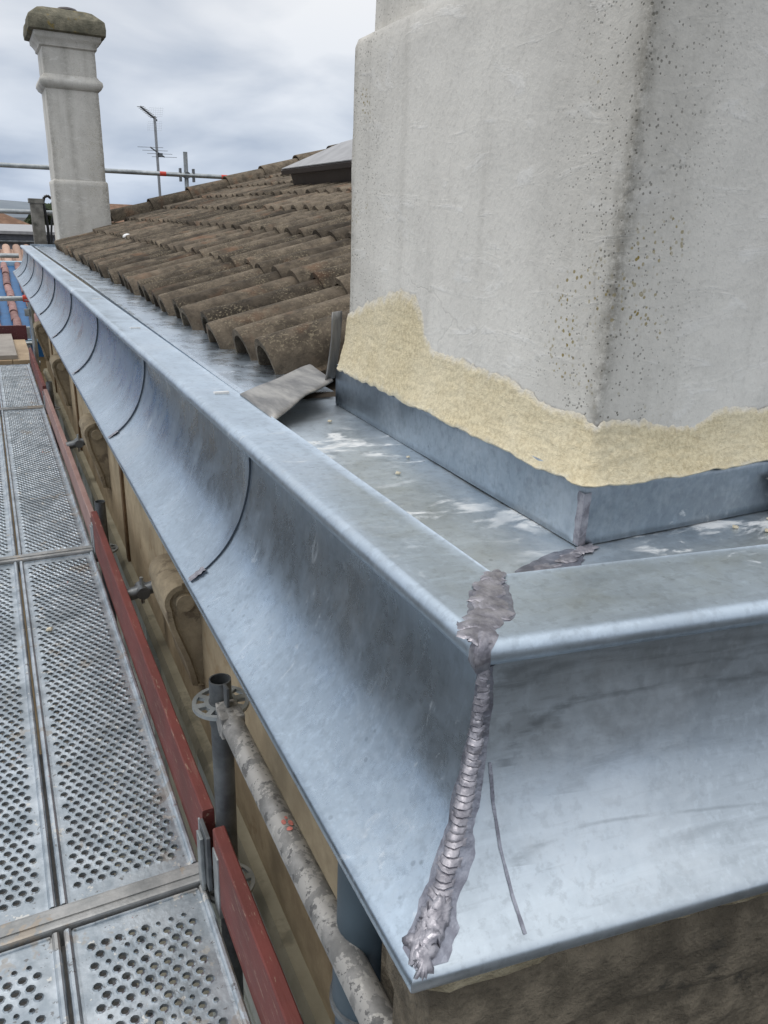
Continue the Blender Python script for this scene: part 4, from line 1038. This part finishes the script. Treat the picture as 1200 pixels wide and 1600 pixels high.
# forked cast head with wedge
hd = MB()
for zz0, zz1 in ((-0.990, -0.972), (-1.028, -1.010)):
    hd.add([(PX-0.026, 1.35, zz0), (PX+0.026, 1.35, zz0), (PX+0.020, 1.402, zz0), (PX-0.020, 1.402, zz0), (PX-0.026, 1.35, zz1), (PX+0.026, 1.35, zz1), (PX+0.020, 1.402, zz1-0.004), (PX-0.020, 1.402, zz1-0.004)],
           [(0, 3, 2, 1), (4, 5, 6, 7), (0, 1, 5, 4), (1, 2, 6, 5), (2, 3, 7, 6), (3, 0, 4, 7)])
hd.box((PX-0.0255, 1.33, -1.022), (PX+0.0255, 1.37, -0.972))
own(hd.build('wedge_head', TUBE_W, None, False, 0.004), lg)
own(MB().add([(PX-0.003, 1.372, -1.06), (PX+0.003, 1.372, -1.06), (PX+0.003, 1.385, -1.06), (PX-0.003, 1.385, -1.06), (PX-0.003, 1.365, -0.925), (PX+0.003, 1.365, -0.925), (PX+0.003, 1.397, -0.930), (PX-0.003, 1.397, -0.930)],
    [(0, 3, 2, 1), (4, 5, 6, 7), (0, 1, 5, 4), (1, 2, 6, 5), (2, 3, 7, 6), (3, 0, 4, 7)]).build('wedge', GALV_D, None, False, 0.0012), lg)
FRED = plain('faded_red', (0.50, 0.17, 0.14), 0.6, 0, 0.35, 90)
for (yc, ac, ry, ra_) in ((0.998, 75, 0.007, 10), (1.004, 100, 0.006, 9), (0.985, 90, 0.005, 12), (1.012, 84, 0.004, 6)):
    rows = []
    for f in range(4):
        rows.append([Vector((PX+0.0254*math.cos(R(ac+ra_*f/3*math.cos(q_*math.pi/6)*(1+0.5*nz(q_, yc*9, 1)))), yc+ry*f/3*math.sin(q_*math.pi/6)*(1+0.5*nz(q_, yc*7, 3)), -0.995+0.0254*math.sin(R(ac+ra_*f/3*math.cos(q_*math.pi/6)*(1+0.5*nz(q_, yc*9, 1)))))) for q_ in range(13)])
    own(MB().grid(rows).build('red_mark', FRED, None, True), lg)
# toe boards
def toe(y0, y1, z0, z1, x, mat, label, sag=0.0, tw=0.0):
    t_ = thing('toe_board', label, 'board', (x, y0, z0), 'toe boards along the decks')
    b = MB(); rows_ = []
    n = 26
    for j in range(n+1):
        t = j/n; y = y0+(y1-y0)*t; dz = -sag*math.sin(math.pi*t); dx_ = tw*math.sin(math.pi*t)
        ch = 0.003
        pr = [(-0.014+ch, z0), (0.014-ch, z0), (0.014, z0+ch), (0.014, z1-ch), (0.014-ch, z1), (-0.014+ch, z1), (-0.014, z1-ch), (-0.014, z0+ch)]
        rows_.append([Vector((x+a+dx_+0.0012*nz(y*9, a*50, 1), y, c_+dz+0.0012*nz(y*12, c_*20, 3))) for a, c_ in pr])
        rows_[-1].append(rows_[-1][0])
    b.grid(rows_); m = 8
    b.add(rows_[0][:8], [tuple(range(8))]); b.add(rows_[-1][:8], [tuple(range(8))])
    own(b.build('plank', mat), t_)
    own(MB().box((x-0.018, y1-0.045, z0-0.03), (x+0.018, y1-0.002, z1-0.05)).build('end_fitting', GALV, None, False, 0.003), t_)
    own(MB().box((x-0.018, y0+0.002, z0-0.03), (x+0.018, y0+0.040, z1-0.05)).build('end_fitting', GALV, None, False, 0.003), t_)
    return t_
XT = 0.3085
toe(-0.62, 1.375, DZ+0.02, -1.285, XT+0.004, TOE, 'dark red toe board in the bottom foreground below the pale tube')
toe(1.455, 3.575, DZ+0.01, -1.300, XT, TOE, 'scuffed red toe board between the two scaffold posts', 0.012)
toe(3.62, 6.68, DZ+0.0, -1.345, XT, TOE_F, 'faded pinkish toe board in the second bay away', 0.02, 0.004)
toe(6.76, 8.80, DZ+0.0, -1.335, XT, TOE, 'red toe board in the far bay by the planks')
# bracket holding two toe boards at the near post
br = thing('toe_board_bracket', 'grey steel plate bracket joining two red toe boards at the near post', 'bracket', (XT, 1.42, DZ))
own(MB().box((XT-0.024, 1.380, DZ+0.03), (XT-0.0145, 1.450, -1.315)).build('plate', GALV_D, None, False, 0.002), br)
own(MB().box((XT-0.034, 1.405, DZ+0.01), (XT-0.0245, 1.440, -1.335)).build('plate', GALV, None, False, 0.003), br)
# wall tie couplers in the gap
for i, (y, lab) in enumerate(((2.78, 'dark scaffold wall tie clamp between the toe board and the first bracket'), (5.0, 'dark scaffold wall tie by the second bracket'))):
    wt = thing('wall_tie', lab, 'coupler', (0.40, y, -1.36), 'wall ties')
    own(MB().tube((0.315, y, -1.37), (WX+0.002, y, -1.34), 0.0242, 18).build('tube', GALV_D, None, True), wt)
    own(MB().tube((0.385, y-0.035, -1.355), (0.385, y+0.035, -1.355), 0.025, 14).build('clamp', GALV_D, None, True), wt)
    own(MB().tube((0.385, y+0.0, -1.41), (0.385, y+0.0, -1.30), 0.007, 8).build('bolt', GALV, None, True), wt)
    own(MB().tube((0.425, y, -1.345), (WX+0.02, y, -1.335), 0.008, 8).build('hook', GALV_D, None, True), wt)
# far end: planks, guard tubes
for i, (x0, x1, y0, y1, z0, mat, lab) in enumerate([(-0.75, 0.285, 8.92, 9.12, DZ+0.0, PLANK, None), ]): pass
def plank(x0, x1, y0, y1, z0, z1, mat, lab):
    return tag(MB().box((x0, y0, z0), (x1, y1, z1)).build('timber_plank', mat, None, False, 0.004), lab, 'plank', 'planks at the end of the scaffold')
plank(0.135, 0.318, 8.86, 10.35, DZ-0.015, DZ+0.03, PLANK, 'yellowish timber plank on the far scaffold bay beside the wall')
plank(-0.06, 0.130, 8.86, 10.35, DZ-0.015, DZ+0.03, PLANK, 'yellowish timber plank under the grey one on the far scaffold')
plank(-0.13, 0.182, 8.92, 10.55, DZ+0.031, DZ+0.075, PLANK_G, 'grey timber plank lying on top of the yellowish ones')
bs = thing('end_toe_board', 'dark red board across the far end of the scaffold', 'board', (0, 10.62, -1.5))
own(MB().box((-1.2, 10.62, -1.52), (0.36, 10.65, -1.34)).build('plank', TOE_D, None, False, 0.003), bs)
own(MB().box((0.36, 10.60, -1.50), (0.40, 10.67, -1.36)).build('end_fitting', GALV), bs)
tb = thing('end_transom', 'steel tube carrying the planks at the far end of the scaffold', 'tube', (0, 9.9, -1.54))
for y in (9.05, 10.5): own(MB().tube((-1.0, y, -1.541), (0.40, y, -1.541), 0.0242, 14).build('tube', GALV, None, True), tb)
own(MB().tube((-0.9, 9.05, -1.57), (-0.9, 9.05, GZ), 0.024, 14).tube((-0.9, 10.5, -1.57), (-0.9, 10.5, GZ), 0.024, 14).tube((0.36, 10.5, -1.57), (0.36, 10.5, GZ), 0.024, 14).build('leg', GALV, None, True), tb)
def rail(x0, x1, y, z, lab, mat=GALV, dz=0.0, r=0.0242):
    t_ = thing('guard_rail', lab, 'tube', ((x0+x1)/2, y, z), 'far guard rails')
    own(MB().tube((x0, y, z), (x1, y, z+dz), r, 18).build('tube', mat, None, True), t_); return t_
ra = rail(-1.9, 2.95, 9.62, 0.412, 'long horizontal guard tube with red tape crossing behind the far chimney', GALV, 0.022)
own(MB().tube((1.895, 9.62, 0.4293), (1.965, 9.62, 0.4296), 0.0252, 18).build('red_tape', RED, None, True), ra)
own(MB().tube((2.60, 9.62, 0.4325), (2.67, 9.62, 0.4328), 0.0252, 18).build('red_tape', RED, None, True), ra)
rb2 = rail(-1.9, 0.86, 9.62, -0.027, 'lower guard tube ending at the far chimney')
rb3 = rail(-1.9, 0.34, 9.62, -0.475, 'lowest grey guard tube just above the blue roof')
rb4 = rail(-0.9, 0.330, 8.86, -0.850, 'short transverse tube meeting the red coupler')
own(MB().tube((0.300, 8.86, -0.850), (0.375, 8.86, -0.850), 0.034, 16).tube((0.362, 8.83, -0.88), (0.362, 8.83, -0.81), 0.018, 10).build('red_coupler', RED, None, True), rb4)
own(MB().tube((0.362, 8.86, -1.00), (0.362, 8.86, -0.93), 0.034, 16).box((0.30, 8.80, -1.02), (0.345, 8.84, -0.95)).build('clamp', GALV, None, True), rb4)
pr = post(2.205, 9.665, 0.675, 'upright scaffold tube with coupler rising behind the roof', (), mat=GALV)
own(MB().tube((2.205, 9.60, 0.4305), (2.205, 9.70, 0.4305), 0.036, 14).box((2.12, 9.60, 0.36), (2.14, 9.66, 0.50)).box((2.27, 9.60, 0.36), (2.29, 9.66, 0.50)).box((2.12, 9.61, 0.415), (2.29, 9.65, 0.445)).build('coupler', GALV_D), pr)
post(-1.85, 9.665, 0.7, 'scaffold tube standing at the left end of the far guard rails', (), mat=GALV)

# concrete post and black lamp neck behind the end of the gutter
cp_ = thing('concrete_post', 'square weathered grey post with cap behind the end of the gutter', 'post', (0.56, 9.36, GZ))
own(MB().box((0.498, 9.30, GZ), (0.618, 9.42, 0.060)).build('shaft', CONC, None, False, 0.006), cp_)
own(MB().box((0.485, 9.287, 0.061), (0.631, 9.433, 0.108)).build('cap', CONC, None, False, 0.008), cp_)
cbx = thing('black_cable', 'thick black cable looping beside the grey post and far chimney', 'cable', (0.66, 9.34, -0.4))
pts = [Vector(p) for p in ((0.640, 9.34, -0.40), (0.645, 9.335, -0.18), (0.635, 9.33, -0.02), (0.624, 9.325, 0.07), (0.640, 9.32, 0.125), (0.675, 9.32, 0.140), (0.705, 9.33, 0.115))]
own(MB().path([Vector((*p, 0))+Vector((0, 0, 0)) if False else p for p in pts], 0.014, 10).build('cable', BLACK, None, True), cbx)
own(MB().path([Vector(p) for p in ((0.660, 9.32, -0.42), (0.672, 9.32, -0.22), (0.690, 9.32, -0.10), (0.712, 9.33, -0.05))], 0.010, 8).build('cable', BLACK, None, True), cbx)
own(MB().box((0.6185, 9.30, -0.46), (0.66, 9.37, -0.38)).build('clip', BLACK), cbx)

# television aerial
ant = thing('television_aerial', 'thin television aerial with grid reflector on a mast behind the roof', 'aerial', (2.30, 11.5, -2))
own(MB().tube((2.275, 11.5, -2.0), (2.245, 11.5, 1.20), 0.018, 12).build('mast', ALU, None, True), ant)
a0, a1 = Vector((2.03, 11.25, 1.275)), Vector((2.28, 11.55, 1.165))
own(MB().tube(a0, a1, 0.012, 8).build('boom', GALV_D, None, True), ant)
el = MB(); bd = (a1-a0).normalized(); sdv = Vector((0, 0, 1)).cross(bd).normalized()
for i in range(9):
    p = a0.lerp(a1, i/10); el.tube(p-sdv*0.05, p+sdv*0.05, 0.004, 6)
own(el.build('director', ALU), ant)
g = MB(); gc = a1-bd*0.04; uu = bd.cross(sdv)
for s_ in (-1, 1):
    for i in range(5):
        off = s_*(0.03+0.028*i); g.tube(gc+uu*off+bd*0.03*abs(i)/6-sdv*0.10, gc+uu*off+sdv*0.10, 0.0008, 4)
    for j in range(7):
        x = -0.10+0.20*j/6; g.tube(gc+sdv*x+uu*s_*0.03, gc+sdv*x+uu*s_*0.15, 0.0007, 4)
own(g.build('grid_reflector', ALU), ant)
ya = MB(); c0 = Vector((2.255, 11.5, 0.775)); ya.tube(c0+Vector((-0.10, -0.06, 0.05)), c0+Vector((0.10, 0.06, -0.05)), 0.009, 8)
for i in range(4):
    p = c0+Vector((-0.10, -0.06, 0.05)).lerp(Vector((0.10, 0.06, -0.05)), i/3); ya.tube(p-Vector((0.15, -0.08, 0.0)), p+Vector((0.15, -0.08, 0.0)), 0.0028, 6)
ya.box((2.27, 11.46, 0.72), (2.315, 11.51, 0.765))
own(ya.build('small_yagi', GALV_D), ant)

# ------------------------------------------------------------------ neighbouring roofs on the left
br_ = thing('blue_sheeted_roof', 'low neighbouring roof with pink barrel tiles over bright blue sheeting', 'roof', (0, 11, -1.7))
BZ0, BZ1, BY0, BY1, BX0, BX1 = -1.60, -0.93, 11.1, 15.6, -3.0, 1.6
own(MB().add([(BX0, BY0, BZ0), (BX1, BY0, BZ0), (BX1, BY1, BZ1), (BX0, BY1, BZ1)], [(0, 1, 2, 3)]).build('blue_sheeting', BLUE), br_)
own(MB().box((BX0, BY0-0.05, BZ0-0.20), (BX1, BY0-0.012, BZ0+0.02)).build('blue_fascia', BLUE), br_)
own(MB().box((BX0, BY0-0.09, BZ0+0.005), (BX1, BY0-0.055, BZ0+0.03)).build('edge_trim', LBLUE), br_)
own(MB().box((BX0, BY1-0.05, BZ1-0.02), (BX1, BY1+0.25, BZ1+0.06)).build('ridge_flashing', LBLUE), br_)
own(MB().box((BX0+0.05, BY0+0.1, GZ), (BX1-0.05, BY1+0.1, BZ0-0.15)).build('wall', OCHRE), br_)
sl = Vector((0, BY1-BY0, BZ1-BZ0)); SLn = sl.length; sl.normalize()
hb = half_round((0, 0, 0), (0, 0.46, 0), 0.058, 0.050, 0.011, 8)
hm = hb.build('cover_tile', TILE_P, None, True); hmesh = hm.data; bpy.data.objects.remove(hm)
rotx = Matrix.Rotation(math.atan2(sl.z, sl.y), 4, 'X')
for c_ in range(14):
    for r_ in range(11):
        p = Vector((BX0+1.4+c_*0.235+random.uniform(-0.01, 0.01), BY0+0.02, BZ0+0.035))+sl*(r_*0.40)+Vector((0, 0, 0.012*(r_ % 2)))
        inst('cover_tile', hmesh, br_, Matrix.Translation(p-Vector(br_.location)) @ rotx @ Matrix.Rotation(random.uniform(-0.03, 0.03), 4, 'Z'))

def house(name, x0, x1, y0, y1, ze, zr, wall, roofm, lab, rows=0, cols=0, hip=True, chim=False, wz=(0.5, 0.8)):
    t_ = thing(name, lab, 'building', ((x0+x1)/2, (y0+y1)/2, GZ))
    own(MB().box((x0, y0, GZ), (x1, y1, ze)).build('wall', wall), t_)
    o_ = 0.35*(1 if y0 < 60 else 1.5); xm0, xm1 = (x0+(x1-x0)*0.3, x1-(x1-x0)*0.3) if hip else (x0-o_, x1+o_); ym = (y0+y1)/2
    ro2 = own(MB().add([(x0-o_, y0-o_, ze+0.01), (x1+o_, y0-o_, ze+0.01), (x1+o_, y1+o_, ze+0.01), (x0-o_, y1+o_, ze+0.01), (xm0, ym, zr), (xm1, ym, zr)],
        [(0, 1, 5, 4), (1, 2, 5), (2, 3, 4, 5), (3, 0, 4), (0, 3, 2, 1)]).build('roof', roofm), t_)
    if chim:
        c2 = MB().box((xm1-1.2, ym-0.4, zr-1.2), (xm1-0.2, ym+0.4, zr+0.7)).build('chimney', FARROOF); c2.parent = ro2
    for r_ in range(rows):
        for c_ in range(cols):
            wx = x0+(x1-x0)*(c_+0.5)/cols; z = ze-0.9-(wz[1]+0.7)*r_
            own(MB().box((wx-wz[0]/2, y0-0.03, z-wz[1]), (wx+wz[0]/2, y0-0.005, z)).build('window', GLASSD), t_)
    return t_
# pale orange tile roof
og = thing('orange_tile_roof', 'pale orange barrel-tile roof beyond the blue one', 'roof', (0, 19, -2))
own(MB().add([(-6, 17.0, -1.30), (0.35, 17.2, -1.33), (2.0, 21.0, -0.86), (-3, 21.0, -0.98)], [(0, 1, 2, 3)]).build('roof_slope', TILE_O), og)
own(MB().box((-5, 17.4, GZ), (1.6, 20.8, -1.42)).build('wall', OCHRE), og)
def ogz(x, y): return -1.315+(y-17.1)*0.112
for c_ in range(34):
    x = -5.5+c_*0.22; yy0 = 17.05+max(0, (x-0.3))*2.2; 
    if yy0 > 20.8: continue
    own(half_round((x, yy0, ogz(x, yy0)+0.03), (x+0.05, 21.0, ogz(x, 21.0)+0.03), 0.085, 0.085, 0.012, 6).build('tile_row', TILE_O, None, True), og)
sh = thing('metal_shed', 'grey-lilac sheet metal building with pale roof edge behind the orange roof', 'building', (0, 27, GZ))
own(MB().box((-9, 25.0, GZ), (2.6, 31, -0.67)).build('wall', SHED), sh)
own(MB().add([(-9.3, 24.7, -0.62), (2.9, 24.7, -0.66), (2.9, 31.2, -0.60), (-9.3, 31.2, -0.60), (-9.3, 24.7, -0.54), (2.9, 24.7, -0.58), (2.9, 31.2, -0.50), (-9.3, 31.2, -0.50)], [(0, 1, 2, 3), (4, 7, 6, 5), (0, 4, 5, 1), (1, 5, 6, 2), (2, 6, 7, 3), (3, 7, 4, 0)]).build('roof', GREYM), sh)
for x in (-1.2, -0.1, 1.0): own(MB().box((x, 24.95, -1.55), (x+0.35, 24.99, -1.25)).build('vent', GLASSD), sh)
own(MB().tube((-2, 24.85, -0.85), (2.4, 24.85, -0.85), 0.05, 8).build('conduit', GALV_D), sh)
house('tiled_town_house', -16, 3.2, 52, 60, -1.2, 1.35, OCHRE, FARROOF, 'brown hip-roofed town house with rows of small windows at far left', 4, 22, True, True, (0.45, 0.36))
house('distant_white_house', 20.5, 26, 108, 116, 0.2, 2.0, WHITE, FARROOF, 'small white distant house on the skyline right of the far chimney', 1, 3)
house('distant_low_house', 27, 34, 118, 126, -0.6, 1.6, WHITE, GREYM, 'low pale distant house with grey roof on the skyline', 1, 3)
house('distant_red_house', 8, 19, 92, 100, -1.0, 0.9, OCHRE, FARROOF, 'distant red-roofed house hidden partly by the far chimney', 1, 4)
house('distant_warehouse', 30, 70, 150, 170, -0.5, 1.5, OCHRE, FARROOF, 'wide distant building with brown roof on the skyline', 1, 8)
def far_tree(x, y, h_, r, seed, lab):
    t_ = thing('distant_tree', lab, 'tree', (x, y, GZ), 'trees on the skyline')
    own(MB().tube((x, y, GZ), (x, y, GZ+h_*0.6), 0.25, 8, 0.12).build('trunk', BROWNW), t_)
    b = MB(); rg = random.Random(seed)
    for i in range(420):
        v = Vector((rg.gauss(0, 1), rg.gauss(0, 1), rg.gauss(0, 1))).normalized()*r*rg.uniform(0.4, 1.0)*(1+0.3*nz(seed, i*0.1, 1)); v.z *= 0.75
        c_ = Vector((x, y, GZ+h_-r*0.7))+v; s_ = r*0.14
        a = Vector((rg.uniform(-1, 1), rg.uniform(-1, 1), rg.uniform(-1, 1))).normalized()*s_; e = a.orthogonal().normalized()*s_
        b.add([c_-a-e, c_+a-e, c_+a+e, c_-a+e], [(0, 1, 2, 3)])
    own(b.build('crown', GREEN), t_)
for i, (x, y, h_, r) in enumerate([(24, 100, 8.6, 2.0), (28.5, 112, 9.4, 1.6), (17, 105, 8.4, 2.2), (6, 80, 8.3, 2.4), (36, 122, 9.0, 2.4)]):
    far_tree(x, y, h_, r, i+3, ['rounded tree beside the small white distant house', 'taller thin tree on the skyline between the pale houses', 'bushy distant tree next to the far chimney', 'distant tree behind the grey post', 'distant tree right of the pale houses'][i])
hl = MB(); rows = []
for j in range(6):
    rows.append([Vector((-1200+60*i, 900+60*j, GZ+(14+16*nz(i*0.23, 0.4, 2)+6*nz(i*0.8, 1, 3))*math.sin(math.pi*min(j, 5)/5))) for i in range(45)])
structure(hl.grid(rows).build('hills', mat_rough('hill_haze', (0.17, 0.20, 0.23), (0.21, 0.24, 0.27), 0.02, 1.0, 0.2), None, True))  # distance haze is painted into the grey-blue hill colour
st_ = tag(inst('mortar_crumb', pebble(0.011, 5.0)), 'small beige stone lying on the perforated deck of the second bay', 'stone'); st_.data.materials.append(MORTAR); st_.location = (0.045, 2.86, DZ+0.007)
